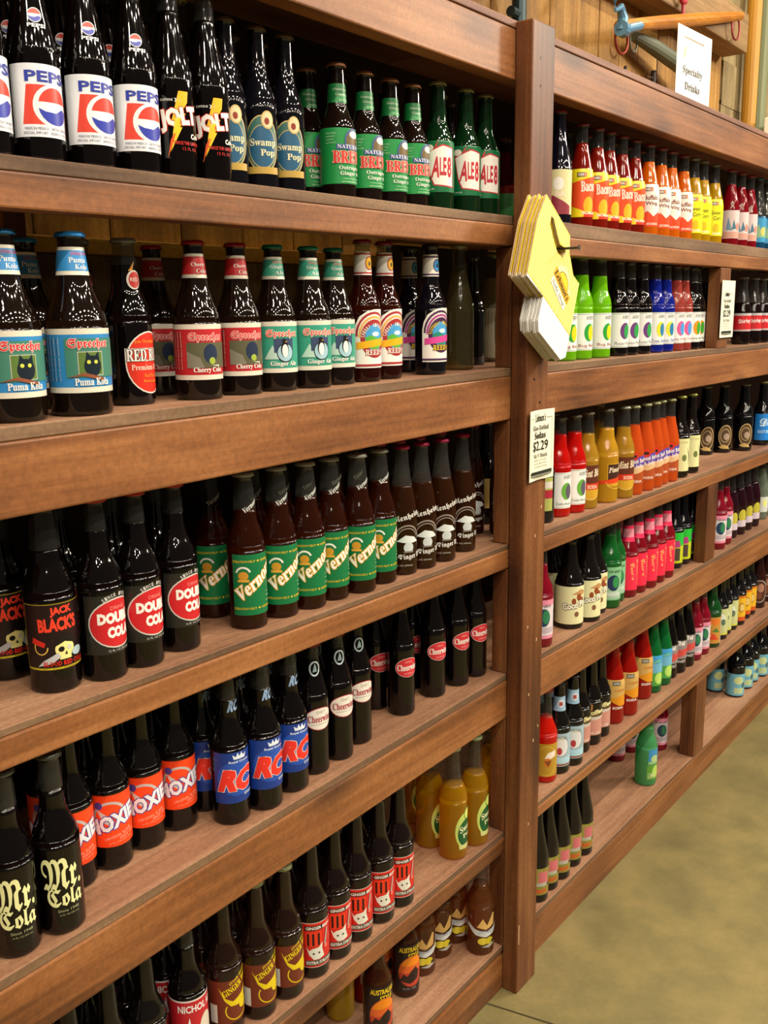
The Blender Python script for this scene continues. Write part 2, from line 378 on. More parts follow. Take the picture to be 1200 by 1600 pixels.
def shapes_to_layers(spec):
    L = []
    for k, it in enumerate(spec):
        t = it[0]
        if t == 'R': _, u0, v0, u1, v1, c = it; L.append(([(u0, v0), (u1, v0), (u1, v1), (u0, v1)], [(0, 1, 2, 3)], c, k))
        elif t == 'E':
            _, cu, cv, ru, rv, c = it[:6]; a0, a1 = it[6:8] if len(it) > 6 else (0, 360); n = max(10, int(28 * (a1 - a0) / 360))
            P = [(cu + ru * math.cos(R_(a0 + (a1 - a0) * i / n)), cv + rv * math.sin(R_(a0 + (a1 - a0) * i / n))) for i in range(n + (0 if a1 - a0 == 360 else 1))]
            L.append((P, [tuple(range(len(P)))], c, k))
        elif t == 'O':          # ring: centre, radii, thickness
            _, cu, cv, ru, rv, th, c = it[:7]; a0, a1 = it[7:9] if len(it) > 7 else (0, 360); n = max(10, int(28 * (a1 - a0) / 360)); P = []
            for i in range(n + 1):
                a = R_(a0 + (a1 - a0) * i / n); P += [(cu + ru * math.cos(a), cv + rv * math.sin(a)), (cu + (ru - th) * math.cos(a), cv + (rv - th) * math.sin(a))]
            L.append((P, [(2 * i, 2 * i + 2, 2 * i + 3, 2 * i + 1) for i in range(n)], c, k))
        elif t == 'P': L.append((list(it[1]), [tuple(range(len(it[1])))], it[2], k))
        elif t == 'T':
            _, s, u, v, w_, h, c = it[:7]; o = it[7] if len(it) > 7 else {}
            if 'ol' in o:
                g = o.get('og', .9)
                for q_ in range(6): P, F = place_text(s, u + g * math.cos(q_ * 1.0472), v + g * math.sin(q_ * 1.0472), w_, h, o.get('rot', 0), o.get('shear', 0), o.get('bold', 0)); L.append((P, F, o['ol'], k))
            P, F = place_text(s, u, v, w_, h, o.get('rot', 0), o.get('shear', 0), o.get('bold', 0)); L.append((P, F, c, k + .8))
        elif t == 'A':          # text on an arc
            _, s, cu, cv, r, a0, a1, h, c = it; n = len(s)
            for i, ch in enumerate(s):
                if ch == ' ': continue
                a = a0 + (a1 - a0) * (i + .5) / n; wch = abs(R_(a1 - a0)) * r / n * .72; t_ = a - 90
                bu = cu + r * math.cos(R_(a)) - math.cos(R_(t_)) * wch / 2; bv = cv + r * math.sin(R_(a)) - math.sin(R_(t_)) * wch / 2
                P, F = place_text(ch, bu, bv, wch, h, t_, 0, .02); L.append((P, F, c, k))
    return L
def print_mesh(name, spec, prof, base_off=.00022, step=.00008, flat=None):
    """one mesh: every patch of paper or ink bent to the bottle's own outline (flat: a plane instead)"""
    layers = shapes_to_layers(spec); cols = []; bm = bmesh.new()
    for P, F, c, k in layers:
        if c not in cols: cols.append(c)
        ci = cols.index(c)
        b = bmesh.new(); vs = [b.verts.new((x, 0, y)) for x, y in P]
        for f in F:
            try: b.faces.new([vs[i] for i in f])
            except ValueError: pass
        if flat is None and P:
            x0 = min(p[0] for p in P); x1 = max(p[0] for p in P); y0 = min(p[1] for p in P); y1 = max(p[1] for p in P)
            g = 2.5; x = math.ceil(x0 / g) * g
            while x < x1:
                if x - x0 > .3 and x1 - x > .3: bmesh.ops.bisect_plane(b, geom=b.verts[:] + b.edges[:] + b.faces[:], plane_co=(x, 0, 0), plane_no=(1, 0, 0))
                x += g
            if prof_r(prof, y1 / 1000) < prof_r(prof, y0 / 1000) - .0004 and y1 - y0 > 5:
                y = math.ceil(y0 / 6) * 6
                while y < y1:
                    bmesh.ops.bisect_plane(b, geom=b.verts[:] + b.edges[:] + b.faces[:], plane_co=(0, 0, y), plane_no=(0, 0, 1)); y += 6
        b.verts.index_update(); off = base_off + step * k; nv = []
        for v in b.verts:
            u, h = v.co.x / 1000, v.co.z / 1000
            if flat is None:
                r = prof_r(prof, h) + off; a = u / max(prof_r(prof, h), .001)
                nv.append(bm.verts.new((r * math.sin(a), -r * math.cos(a), h)))
            else: nv.append(bm.verts.new((u, -off, h)))
        for f in b.faces:
            q = [nv[v.index] for v in f.verts]
            f2 = bm.faces.new(q); f2.material_index = ci
            f2.normal_update(); cc = f2.calc_center_median(); want = Vector((cc.x, cc.y, 0)) if flat is None else Vector((0, -1, 0))
            if f2.normal.dot(want) < 0: f2.normal_flip()
        b.free()
    return me_of(bm, name, [ink(c) for c in cols], smooth=False)

# colours
WH, BK, RD, CRM, GRN, YEL, GLD, BLU = 'e6e6e0', '0b0a0b', 'c8201c', 'e4dfb4', '12803c', 'f0d21a', 'c79a2c', '2330a0'
def T(s, u, v, w_, h, c, **o): return ('T', s, u, v, w_, h, c, o)
def fr(s):  # black letter
    return ''.join(chr(0x1D56C + ord(c) - 65) if 'A' <= c <= 'Z' else chr(0x1D586 + ord(c) - 97) if 'a' <= c <= 'z' else c for c in s)
def sb(s):  # bold serif
    return ''.join(chr(0x1D400 + ord(c) - 65) if 'A' <= c <= 'Z' else chr(0x1D41A + ord(c) - 97) if 'a' <= c <= 'z' else c for c in s)
def si(s):  # bold italic serif
    return ''.join(chr(0x1D468 + ord(c) - 65) if 'A' <= c <= 'Z' else chr(0x1D482 + ord(c) - 97) if 'a' <= c <= 'z' else c for c in s)
def ss(s):  # bold script
    return ''.join(chr(0x1D4D0 + ord(c) - 65) if 'A' <= c <= 'Z' else chr(0x1D4EA + ord(c) - 97) if 'a' <= c <= 'z' else c for c in s)
def lines(u, v, w_, n, dv, c, txt='NATURAL AND ARTIFICIAL FLAVOR'):
    return [T(txt[i * 3 % 5:][:26 - (i * 5) % 7], u, v - dv * i, w_ * (1 - .12 * (i % 3)), dv * .5, c) for i in range(n)]
def globe(cu, cv, r, bg='f4f4f4'):
    return [('E', cu, cv, r * 1.1, r * 1.12, bg), ('E', cu, cv, r, r, 'd43a2a', 12, 168),
            ('P', [(cu + r * math.cos(R_(a)) , cv + r * math.sin(R_(a)) ) for a in range(188, 349, 16)] + [(cu + r * .55, cv - r * .05), (cu, cv - r * .34), (cu - r * .6, cv - r * .30)], '2b3aa8')]
PEPSI = [('R', -33, 28, 58, 109, 'e4e8ee'), ('P', [(-18, 42), (20, 42), (20, 86), (-11, 86)], 'd9402c')] + [('E', 22, 63, 27, 24.5, 'e4e8ee')] + globe(22, 63, 21, 'e4e8ee') + [
    T('PEPSI', -12, 89, 58, 12.5, '2b3aa0', bold=.03), T('MADE IN MEXICO   HECHO EN MEXICO', -16, 36, 62, 3, '4a5578'), T('SPECIAL IMPORT   REFRESCO DE COLA', -18, 31, 66, 3, '4a5578')]
SPECS = {}
SPECS['pepsi'] = dict(H=.262, shape='taper', glass='c', liq='1a0d08', fill=.222, cap='3050b0', label=PEPSI, neck=globe(5, 163, 7.5) + [T('PEPSI', -4, 149, 21, 4.5, 'e8e8ee', bold=.03)],
    d='cola bottle with red-blue ball on white label')
SPECS['jolt'] = dict(H=.262, shape='taper', glass='c', liq='120806', fill=.215, cap='b08a40', label=[
    T('CAFFEINE', -17, 99, 17, 3, WH), T('x2', 2, 98, 9, 7, WH, bold=.03), ('P', [(8, 112), (22, 112), (20, 98), (10, 84), (17, 84), (-10, 28), (2, 70), (-4, 70)], 'f2b418'),
    ('P', [(-3, 45), (3, 62), (-5, 50), (-10, 26)], 'd8501c'), T('JOLT', -17, 58, 56, 30, WH, ol='c8281c', rot=8, bold=.06, og=1.0), ('P', [(2, 78), (10, 78), (6, 66), (11, 66), (-6, 34), (3, 58), (-2, 58)], 'f6c81c'),
    T('Cola', 24, 52, 17, 7, WH, bold=.04, rot=4), T('TWICE THE CAFFEINE', -2, 44, 42, 4.5, 'c0201a', bold=.03), T('12 FL OZ', 10, 37, 24, 4, 'c0201a')], d='black bottle with yellow lightning bolt print')
SPECS['swamp'] = dict(H=.237, shape='swamp', glass='d', gcol='0b0a10', cap='6a5038', label=[('E', 4, 68, 27, 41, 'c8ae6c'), ('E', 4, 68, 25.4, 39, '3a6a62'), ('E', 4, 64, 22, 31, '235a7c'), ('O', 4, 64, 22, 31, 1.1, 'c8ae6c'),
    ('R', -20, 25, 30, 35, 'b99a48'), ('E', 12, 102, 10, 13, 'c8ae6c'), ('E', 12, 102, 8.4, 11, 'e2cba0'), ('E', 11, 100, 4, 5, '8a3428'), T(sb('Swamp'), -15, 62, 40, 13, CRM, bold=.02), T(sb('Pop'), 0, 48, 22, 12, CRM, bold=.02)],
    d='slim dark bottle with teal oval sticker')
NAT_N = [('R', -22, 160, 24, 190, '1d8646'), T(sb('Outrageous'), -6, 178, 34, 5, 'cfe8cc'), T(sb('Ginger Ale'), -2, 170, 30, 5, 'cfe8cc'), T('ALL NATURAL', 4, 163, 20, 2.5, 'cfe8cc')]
SPECS['natural'] = dict(H=.224, shape='long', glass='d', gcol='140b07', cap='b07858', label=[('R', -48, 29, 60, 118, '1d9048'), ('R', -46, 32, -38, 62, 'dfe0d4')] + [('R', -45 + i * 1.1, 33, -44.5 + i * 1.1, 61, '2a2a2a') for i in range(6)] +
    lines(-20, 108, 18, 4, 5, 'bfe0be') + [('E', 30, 98, 18, 20, '4a5f8c'), ('E', 30, 97, 15, 17, '6c5a34'), ('E', 32, 108, 11, 6, 'c9d4da'), ('P', [(-2, 84), (48, 84), (48, 92), (-2, 92)], '35508e'), T(sb('NATURAL'), 0, 85, 46, 6.5, WH),
    T(sb('BREW'), -8, 62, 58, 19, 'd8322a', ol='f0c8b8', bold=.03), T(sb('Outrageous'), 2, 50, 48, 8, WH), T(sb('Ginger Ale'), 4, 41, 44, 8, WH)] + [T('A blend of ginger, spices', 8, 35.5, 36, 3, 'cfe8cc', shear=.2), T('and natural flavors', 6, 31, 34, 3, 'cfe8cc', shear=.2)],
    neck=NAT_N, d='dark bottle, bright green label, copper cap')
SPECS['ale'] = dict(H=.236, shape='long', glass='d', gcol='07240f', cap='a9a56c', label=[('R', -60, 36, 62, 128, '0f6b40'), ('P', [(-24, 108), (10, 122), (34, 116), (34, 44), (-8, 48), (-16, 66)], 'c02c38'), ('P', [(-22, 106), (10, 119), (32, 114), (32, 46.5), (-6, 50), (-14, 67)], 'f0ece4'),
    ('E', -17, 116, 9, 6, 'e8e8d8'), ('P', [(-8, 112), (-2, 118), (2, 128), (-3, 122)], 'c83038'), T('A', -13, 62, 16, 38, 'c02c38', bold=.03, shear=.1), T('LE', 4, 66, 13, 32, 'c02c38', bold=.03), T('8', 19, 62, 10, 38, 'c02c38', bold=.03), T('GINGER', -22, 40, 16, 3, 'cfe0cf')] +
    [T('NATURAL FLAVORS CARBONATED', -44 - 3 * i, 116, 60, 2, '9cc4a4', rot=-90) for i in range(3)], d='dark green bottle with white patch on green label')
SPECS['darkplain'] = dict(H=.235, shape='long', glass='d', gcol='0d0a09', cap='3a3632', label=[], d='plain dark bottle')
SPECS['redback'] = dict(H=.235, shape='long', glass='c', liq='8a1408', fill=.2, cap='7a5a30', label=[('R', -40, 30, 40, 100, '2c7a36')], d='red soda bottle deep behind')
def spre(bg, name, nm2, pic, edge='dcd8c8', txt='c8303a', capc=None, H=.226):
    return dict(H=H, shape='stubby', glass='d', gcol='120a06', cap=capc, label=[('R', -50, 29, 62, 108, edge), ('R', -50, 36, 62, 101, bg)] + [T('CARBONATED WATER GLUCOSE', -44 + 3.2 * i, 98, 54, 1.8, '20304a' if i % 2 else edge, rot=-90) for i in range(7)] + pic +
        [T(fr('Sprecher'), -12, 82, 52, 14, txt, ol='f0d8d0' if txt != 'e05a50' else 'f4efe0', bold=.02, og=.6), T(sb(name), -6, 38, 44, 9, WH, bold=.02)],
        neck=[('R', -26, 173, 30, 207, edge), ('R', -26, 178, 30, 203, bg), T('SPRECHER', 0, 197, 24, 4, txt), T(sb(nm2[0]), -3, 188, 22, 6.5, WH), T(sb(nm2[1]), 4, 180, 17, 6, WH)])
SPECS['puma'] = spre('2f86c6', 'Puma Kola', ('Puma', 'Kola'), [('R', -16, 48, 62, 96, '43806f'), ('R', -1, 50, 31, 80, 'b8b8a8'), ('R', 0, 51, 30, 79, '5a7838'), ('E', 17, 62, 11, 13, '10202c'), ('P', [(8, 70), (10, 80), (15, 74)], '10202c'), ('P', [(20, 74), (25, 80), (26, 70)], '10202c'),
    ('E', 12, 67, 2.4, 2.4, 'c8d050'), ('E', 21, 67, 2.4, 2.4, 'c8d050'), ('P', [(-14, 48), (6, 54), (34, 46), (30, 43), (4, 50)], '8a5038')], txt='d02c30', capc='1f7ec8')
SPECS['puma']['d'] = 'stout brown bottle with sky blue label'
SPECS['cherry'] = spre('b8262c', 'Cherry Cola', ('Cherry', 'Cola'), [('R', -15, 46, 62, 82, '5a5a42'), ('P', [(-15, 46), (-15, 70), (4, 60), (10, 46)], '7c7a6c'), ('E', 20, 66, 11, 14, '23304a'), ('E', 22, 56, 5, 5, '9ab040'), ('P', [(20, 50), (34, 47), (34, 50)], 'c8c8b0')], txt='d84040', capc='b42838')
SPECS['cherry']['d'] = 'stout brown bottle with crimson label'
SPECS['ginger'] = spre('3a9c84', 'Ginger Ale', ('Ginger', 'Ale'), [('P', [(-16, 50), (-2, 72), (8, 50)], 'b6d8cc'), ('R', 0, 60, 32, 82, '3a4a6c'), ('E', 18, 60, 14, 15, '1c2022'), ('E', 18, 60, 12.6, 13.4, '9fc6d4'), ('E', 17, 65, 6.5, 12, '14161a'), ('E', 17.5, 63, 5, 10, 'f0f0ea'), ('E', 16, 78, 3.4, 4, '14161a'), ('P', [(18, 78), (22, 77), (18, 76)], 'd89a30')], txt='e05a50', capc='1f8a74')
SPECS['ginger']['d'] = 'stout brown bottle with mint green label'
SPECS['redrock'] = dict(H=.226, shape='vern', glass='c', liq='120708', fill=.19, cap='8a8c92', label=[('E', 30, 58, 38, 43, 'd8d4cc'), ('E', 30, 58, 36, 41, 'cf2f1f'), ('R', -8, 60, 66, 78, 'c8c4bc'), ('R', -5, 62, 66, 76, 'cf2f1f'), T(sb('RED ROCK'), -6, 60, 74, 17, WH, ol='2a0a08', bold=.03),
    T('Join The Right Side', 6, 84, 46, 5, 'e8b030'), T(sb('Premium Cola'), 0, 48, 54, 8, 'f0d0c0'), T('Red Rock', 18, 38, 22, 5, 'e89a28'), T('Beverages', 16, 30, 26, 5, 'e89a28')],
    neck=[('E', 12, 170, 11, 13, 'd8d4cc'), ('E', 13, 170, 9, 11, 'c02820'), T('RED', 6, 168, 13, 5, WH), ('P', [(4, 182), (14, 196), (10, 182)], 'e0a040')], d='dark cola bottle with red oval label')
def reed(c1, c2, rib, ring, sea, capc, nm, clear):
    return dict(H=.242, shape='long', glass='c' if clear else 'd', gcol='0a0810', clear=.6, liq='4a1408', fill=.21, cap=capc, label=[('P', [(-17, 24), (60, 24), (60, 124), (22, 124), (8, 121), (-6, 112), (-14, 98), (-17, 84)], 'ecebe4'), ('O', 22, 78, 36, 42, 4, c1, 0, 180), ('O', 22, 76, 31, 37, 4, c2, 0, 180),
        ('E', 22, 74, 27, 33, c1), ('E', 22, 76, 19, 23, '4aa0d8'), ('P', [(3, 76), (14, 80), (30, 74), (41, 78), (38, 62), (22, 53), (6, 62)], sea), ('E', 24, 82, 8, 4, 'cfe4ee'), ('P', [(-12, 56), (50, 64), (50, 76), (-12, 68)], rib), ('A', nm, 22, 74, 20.5, 175, 40, 6.0, 'f2efe2' if ring else YEL),
        T(sb("REED'S"), 4, 46, 36, 10, 'f2efe2' if ring else YEL, ol=c1), ('R', -17, 27, 60, 30.5, c1)],
        neck=[('R', -24, 182, 30, 222, 'dddbd2'), ('R', -24, 184, 30, 187, c1), ('R', -24, 216, 30, 219, c1), ('E', 14, 202, 9, 12, c1), ('E', 14, 202, 7.5, 10, 'e8b428' if ring else '3c90d0'), ('E', 14, 201, 2.4, 4, '2a1a10')])
SPECS['reed'] = reed('a83034', 'e8b060', 'f0b020', True, '5cb040', '8c1c2c', 'CHERRY GINGER', True); SPECS['reed']['d'] = 'reddish bottle with arched red and yellow label'
SPECS['rasp'] = reed('4a2650', 'b04a90', 'd8489a', False, '2a8a72', '1c1820', 'RASPBERRY GINGER', False); SPECS['rasp']['d'] = 'black bottle with arched purple label'
SPECS['clear'] = dict(H=.247, shape='taper', glass='c', gl='ece8d0', liq='bcb078', clear=.93, fill=.20, cap='9a9c84', label=[], d='unlabelled pale amber glass bottle')
SPECS['tallclear'] = dict(H=.245, shape='taper', glass='c', gl='dfe4cc', liq='a8a88c', clear=.3, fill=.19, cap='7a7c60', label=[('R', -40, 6, 40, 120, 'a8a48c'), ('R', 8, 40, 9, 100, '3a3a2a')], d='pale bottle with blank greyish label')
SPECS['jack'] = dict(H=.252, shape='vern', glass='c', liq='0c0606', fill=.19, cap='3a3030', label=[('R', -41, 33, 56, 122, 'a08c20'), ('R', -40, 36, 56, 121, '1c0c0e'), T('JACK', -2, 104, 30, 13, 'e8402a', bold=.05, rot=3), T("BLACK'S", -18, 84, 52, 19, 'e8402a', bold=.05, rot=2),
    ('E', 14, 60, 13, 12, 'e6de8e'), ('R', 6, 46, 22, 54, 'e6de8e'), ('P', [(0, 64), (2, 76), (14, 82), (26, 76), (29, 65), (14, 70)], '120c10'), ('E', 9, 60, 4, 3.6, '14100c'), ('E', 20, 61, 3.4, 3.4, 'c8c8b8'), ('P', [(13, 52), (17, 52), (15, 57)], '14100c'), ('P', [(-26, 78), (-10, 70), (-12, 64), (-28, 70)], 'c8281c'), ('O', -16, 64, 9, 10, 1.6, 'd8b050', 150, 360),
    ('P', [(-22, 38), (-4, 42), (8, 50), (4, 56), (-14, 46)], 'b8bcc0'), ('E', 32, 53, 9, 6, 'a8c0c8'), T('BLOOD RED COLA', -14, 38, 56, 7, 'c82818', bold=.03), T('WITH REAL CANE SUGAR', -34, 33.5, 44, 2.6, 'e0d838')], d='black bottle with pirate skull on dark label')
SPECS['dcola'] = dict(H=.250, shape='shoul', glass='c', liq='0b0708', fill=.205, cap='c4241e', label=[('R', -22, 38, 48, 120, '24241f'), ('E', 26, 80, 43, 35, 'c9c9c4'), ('E', 26, 80, 41, 33, 'c4222a'), T('DRINK', 14, 99, 24, 5, 'e88a80'), T('DOUBLE', -4, 80, 58, 16, 'ecebe6', bold=.07), T('COLA', 8, 60, 38, 16, 'ecebe6', bold=.07),
    ('A', 'SINCE 1933', 26, 80, 37, 125, 62, 5, 'c9c9c4'), T('12 FL OZ (355 mL)', 8, 40, 34, 4, 'c9c9c4')], d='black bottle with red oval print, red cap')
SPECS['vernors'] = dict(H=.248, shape='vern', glass='c', gl='e6e8de', liq='74300e', clear=.85, fill=.19, cap='a8a8a4', label=[('R', -23, 24, 78, 122, '0c7040'), T('DELICIOUSLY \u2605 DIFFERENT \u2605', -22, 109, 84, 4.5, 'e8c020', bold=.03), T('DELICIOUSLY \u2605 DIFFERENT \u2605', -22, 33, 84, 4.5, 'e8c020', bold=.03),
    ('O', -5, 90, 13, 13, 3, 'e8e8e0', 20, 165), ('E', -5, 88, 8, 7, 'c8922c'), ('R', -14, 78, 4, 82, 'd8a63c'), T(sb('Vernors'), -12, 44, 84, 21, 'f2f2ea', ol='d8a020', rot=38, shear=.25, bold=.012, og=1.3), T('The Original', 34, 56, 22, 3, 'cfe8cc'), T('Ginger Soda', 34, 50, 24, 3, 'cfe8cc'), T('12 FL OZ', 34, 42, 20, 3, 'cfe8cc')],
    neck=[T(sb('Vernors'), 0, 184, 30, 8, 'd4d8d4', rot=34, shear=.25)], d='amber bottle with green slanted-script label')
SPECS['blen'] = dict(H=.246, shape='herit', glass='c', gl='e6e8e0', liq='7c4418', clear=.85, fill=.17, cap='b82058', label=[T(fr('Blenheim'), -20, 98, 64, 14, 'dcdcd8', rot=14, bold=.02), ('O', 10, 66, 28, 32, 3, '8a8078', 20, 170), ('O', 10, 66, 23, 26, 2, '8a8078', 20, 170), ('P', [(-12, 66), (6, 78), (24, 74), (34, 64), (12, 62)], 'd4dede'), ('E', 12, 54, 10, 10, 'c2ccce'), ('R', 2, 44, 22, 47, '7a726c'),
    T(fr('Ginger Ale'), -8, 28, 56, 13, 'dcdcd8', bold=.02, rot=4), T('12 FL OZ (355mL)', -18, 17, 38, 4, 'c8c8c4')], d='amber bottle with white black-letter print')
SPECS['rbeer'] = dict(H=.245, shape='long', glass='d', gcol='0c0708', cap='7c6c3c', label=[('R', -6, 40, 12, 110, 'c0a45c')], d='near-black bottle with thin tan label')
SPECS['amberbr'] = dict(H=.243, shape='taper', glass='d', gcol='3a1a0a', cap='a08a48', label=[('R', -24, 30, 30, 108, 'd8d0b0'), ('R', -22, 32, 30, 106, 'a88c3c'), ('E', -4, 66, 7, 7, 'e0dcd0'), ('P', [(-10, 74), (-4, 86), (2, 74)], 'e8e4d8')], d='brown bottle with tan cream-edged label')
SPECS['mrcola'] = dict(H=.250, shape='long', glass='c', liq='0a0806', fill=.20, cap='5c6258', label=[T(fr('Mr.'), -24, 66, 54, 46, 'e4e6a8', bold=.015), T(fr('Cola'), -18, 42, 48, 26, 'e4e6a8', bold=.015), T('Since 1948', -6, 34, 28, 4, 'a8aa80'), T('12 FL OZ (355 mL)', -4, 28, 26, 3, 'a8aa80')], d='black bottle with cream black-letter print')
SPECS['moxie'] = dict(H=.248, shape='long', glass='d', gcol='0b0807', cap='2a2a2c', label=[('R', -52, 38, 56, 120, 'f0481e'), ('O', 0, 84, 26, 26, 4, 'c0b8b8', 20, 190), ('P', [(-20, 100), (-4, 88), (2, 70), (-10, 78)], 'c8c0bc'), ('E', -16, 104, 6, 6, '4a46a0'), T('MOXIE', -32, 54, 78, 25, 'ecebf4', ol='3a38a0', rot=17, bold=.05, shear=.12, og=1.3),
    T('ORIGINAL ELIXIR', -10, 48, 44, 4.5, 'f8b49a', rot=14), T('SINCE 1884', 12, 48, 26, 4, 'f8b49a', rot=12), T('12 FL OZ (355 mL)', -4, 42, 36, 3, 'f8b49a', rot=6)], d='black bottle with vivid orange label')
SPECS['rc'] = dict(H=.250, shape='long', glass='c', liq='0b0706', fill=.205, cap='2c3a78', label=[('R', -26, 38, 62, 124, '16388a'), ('E', 14, 80, 34, 30, '2450b0'), ('P', [(8, 112), (6, 120), (12, 116), (15, 123), (18, 116), (22, 123), (25, 116), (31, 120), (28, 112)], 'd8e4f0'), T('Royal Crown', 0, 105, 36, 5, 'cfdcf0', bold=.03), T('RC', -20, 58, 56, 38, 'e8342a', ol='f4d8d0', bold=.07, og=1.2, shear=.3), T('COLA', 24, 48, 20, 5, 'cfdcf0', bold=.03)],
    neck=[T('RC', 0, 186, 20, 18, '7f9cc0', bold=.05, shear=.3)], d='black bottle with royal blue label')
SPECS['cheer'] = dict(H=.238, shape='cheer', glass='c', liq='12060a', fill=.21, cap='7a1c28', label=[('E', 18, 101, 28, 20, 'd8b8b8'), ('E', 18, 101, 27, 19, 'c42c38'), T('DRINK', 10, 111, 16, 3.5, 'e8a8a8'), T(sb('Cheerwine'), -6, 95, 48, 13, WH, bold=.02), T('LEGEND', 8, 87, 22, 3.5, 'e8a8a8')], d='dark straight-sided bottle with small red oval')
SPECS['dcheer'] = dict(H=.238, shape='cheer', glass='c', liq='12060a', fill=.21, cap='8c2430', label=[('E', 14, 104, 30, 21, 'a02c44'), ('E', 14, 104, 28.6, 19.6, 'e2ded4'), T('DIET', 6, 114, 18, 5, '8c8880'), T(sb('Cheerwine'), -10, 98, 48, 13, 'a02840', bold=.02), ('R', -4, 94, 34, 94.6, '6a6660')],
    neck=[('O', 5, 193, 10, 13, 2.8, 'a8bcc0'), ('P', [(1, 187), (5, 202), (8, 196), (9, 188)], '8aa0a4')], d='dark straight-sided bottle with white oval')
SPECS['nichol'] = dict(H=.240, shape='long', glass='c', liq='0c100c', fill=.2, cap='5a6058', label=[('R', -50, 28, 60, 118, 'dcd0d0'), ('R', -50, 28, 60, 115, 'b8202c'), T('NICHOL KOLA', -18, 96, 84, 13, 'e4e4e4', bold=.03), ('P', [(-6, 60), (0, 88), (4, 60)], 'e8e8f0'), ('E', 30, 62, 14, 24, 'd8d0c0')], d='dark bottle with red and white letters label')
SPECS['gbeer'] = dict(H=.246, shape='long', glass='d', gcol='1a0c07', cap='8c9068', label=[('R', -56, 26, 56, 106, '6a2c1a'), ('R', -27, 28, -13, 62, 'cfd2cc'), T('STONE GINGER', 10, 96, 42, 5, 'd8c030', rot=28, bold=.03), T(sb('GINGER BEER'), 0, 76, 64, 12, 'e4cc1c', rot=24, bold=.03), ('P', [(-10, 96), (2, 74), (14, 66), (34, 74), (44, 84), (40, 62), (24, 56), (10, 58), (0, 70)], 'dcc41c'), ('O', 22, 50, 22, 20, 2, 'dcc41c', 150, 350), ('E', 34, 56, 9, 11, 'dcc41c')], d='brown bottle with yellow bird on rust label')
SPECS['bull'] = dict(H=.262, shape='long', glass='d', gcol='120a08', cap='b81e24', label=[('R', -24, 24, 62, 113, 'e0d8d0'), ('R', -23, 25, 62, 112, 'c8241e'), ('R', -11, 98, 24, 107, '241816'), T('GINGER BREW', -9, 99.5, 52, 6, 'e8e4dc', bold=.03), ('R', -11, 66, 20, 95, 'e03a20'), ('R', -7, 68, -3, 92, '2a0c08'), ('R', 2, 68, 6, 92, '2a0c08'), ('R', 12, 68, 16, 92, '2a0c08'),
    ('P', [(-9, 66), (-4, 58), (2, 62), (14, 64), (21, 72), (20, 60), (24, 44), (14, 40), (4, 40), (-4, 50)], 'dce0d4'), ('E', 4, 52, 2, 2, '3a3a34'), ('E', 14, 53, 2, 2, '3a3a34'), ('R', -10, 29, 44, 39, '5a5850'), T('EXTRA STRONG', -9, 31, 50, 6, 'dcdcd2', bold=.03), ('P', [(24, 66), (28, 66), (34, 96), (30, 96)], 'a8a4a0'), ('E', 28, 62, 4, 4, 'e87060'), ('R', -23, 27, -19, 90, 'c8a8a4')], d='black bottle with red bull label, red cap')
SPECS['cuc'] = dict(H=.254, shape='shoul', glass='c', gl='eae8d0', liq='e6b410', clear=.68, fill=.17, cap='9aa878', label=[('E', 34, 66, 30, 44, 'b8cc6a'), ('E', 36, 60, 26, 33, '14552c'), ('E', 38, 104, 12, 14, '2c7a34'), ('E', 38, 104, 10, 12, 'cfe070'), ('P', [(12, 34), (60, 34), (60, 24), (14, 24)], 'c4c882'), T(sb('Sweet'), 16, 62, 40, 15, 'd8e0b0', rot=12, bold=.02), T(sb('Pop'), 24, 46, 28, 13, 'd8e0b0', rot=10, bold=.02)], d='golden yellow bottle with green oval label')
SPECS['tallred'] = dict(H=.250, shape='taper', glass='c', liq='a80c0a', clear=.15, fill=.22, cap='7a1a1a', label=[('R', -10, 50, 30, 110, 'a88c88')], d='tall ruby red bottle')
SPECS['pale'] = dict(H=.245, shape='long', glass='c', gl='e8e4c8', liq='c8a428', clear=.2, fill=.2, cap='8a8c70', label=[], d='plain pale yellow bottle')
SPECS['aus'] = dict(H=.245, shape='long', glass='c', gl='e8dcc8', liq='7a3c12', clear=.75, fill=.2, cap='8a7a40', label=[('R', -26, 16, 56, 132, '1a1416'), T('AUSTRALIAN', -14, 112, 58, 12, 'e8c81c', bold=.03), T('STYLE', 6, 98, 30, 11, 'e8c81c', bold=.03), ('E', 16, 62, 32, 40, 'd8642c', 0, 180), ('E', 16, 62, 32, 34, 'b8402c', 180, 360), ('E', 16, 68, 28, 32, 'e88a1c', 20, 160), ('P', [(-14, 44), (-4, 60), (4, 54), (12, 66), (24, 74), (34, 60), (30, 44), (10, 36)], '241414'), T('12 FL OZ', -6, 22, 30, 4, 'a8a8b0')], d='amber bottle with orange sun on black label')
SPECS['lemon'] = dict(H=.230, shape='shoul', glass='c', gl='ece4d8', liq='b8733a', clear=.8, fill=.17, cap='7a7468', label=[('P', [(-34, 82), (-14, 68), (14, 62), (40, 70), (50, 82), (50, 66), (34, 54), (12, 48), (-14, 54), (-34, 72)], 'cfd6da'), T('LEMONADE', -8, 56, 40, 9, '8a98a8', rot=4), ('P', [(-10, 74), (4, 96), (14, 78), (30, 106), (36, 104), (34, 76), (12, 68)], 'd8b068'), ('E', 4, 38, 12, 9, 'd8c83c'), ('E', 20, 38, 11, 9, 'c8b82c'), ('E', 30, 34, 4, 4, '2a3018'), ('P', [(0, 24), (20, 20), (40, 28), (24, 30)], 'a8a8a0')], d='tea-coloured bottle with lemons on white band')
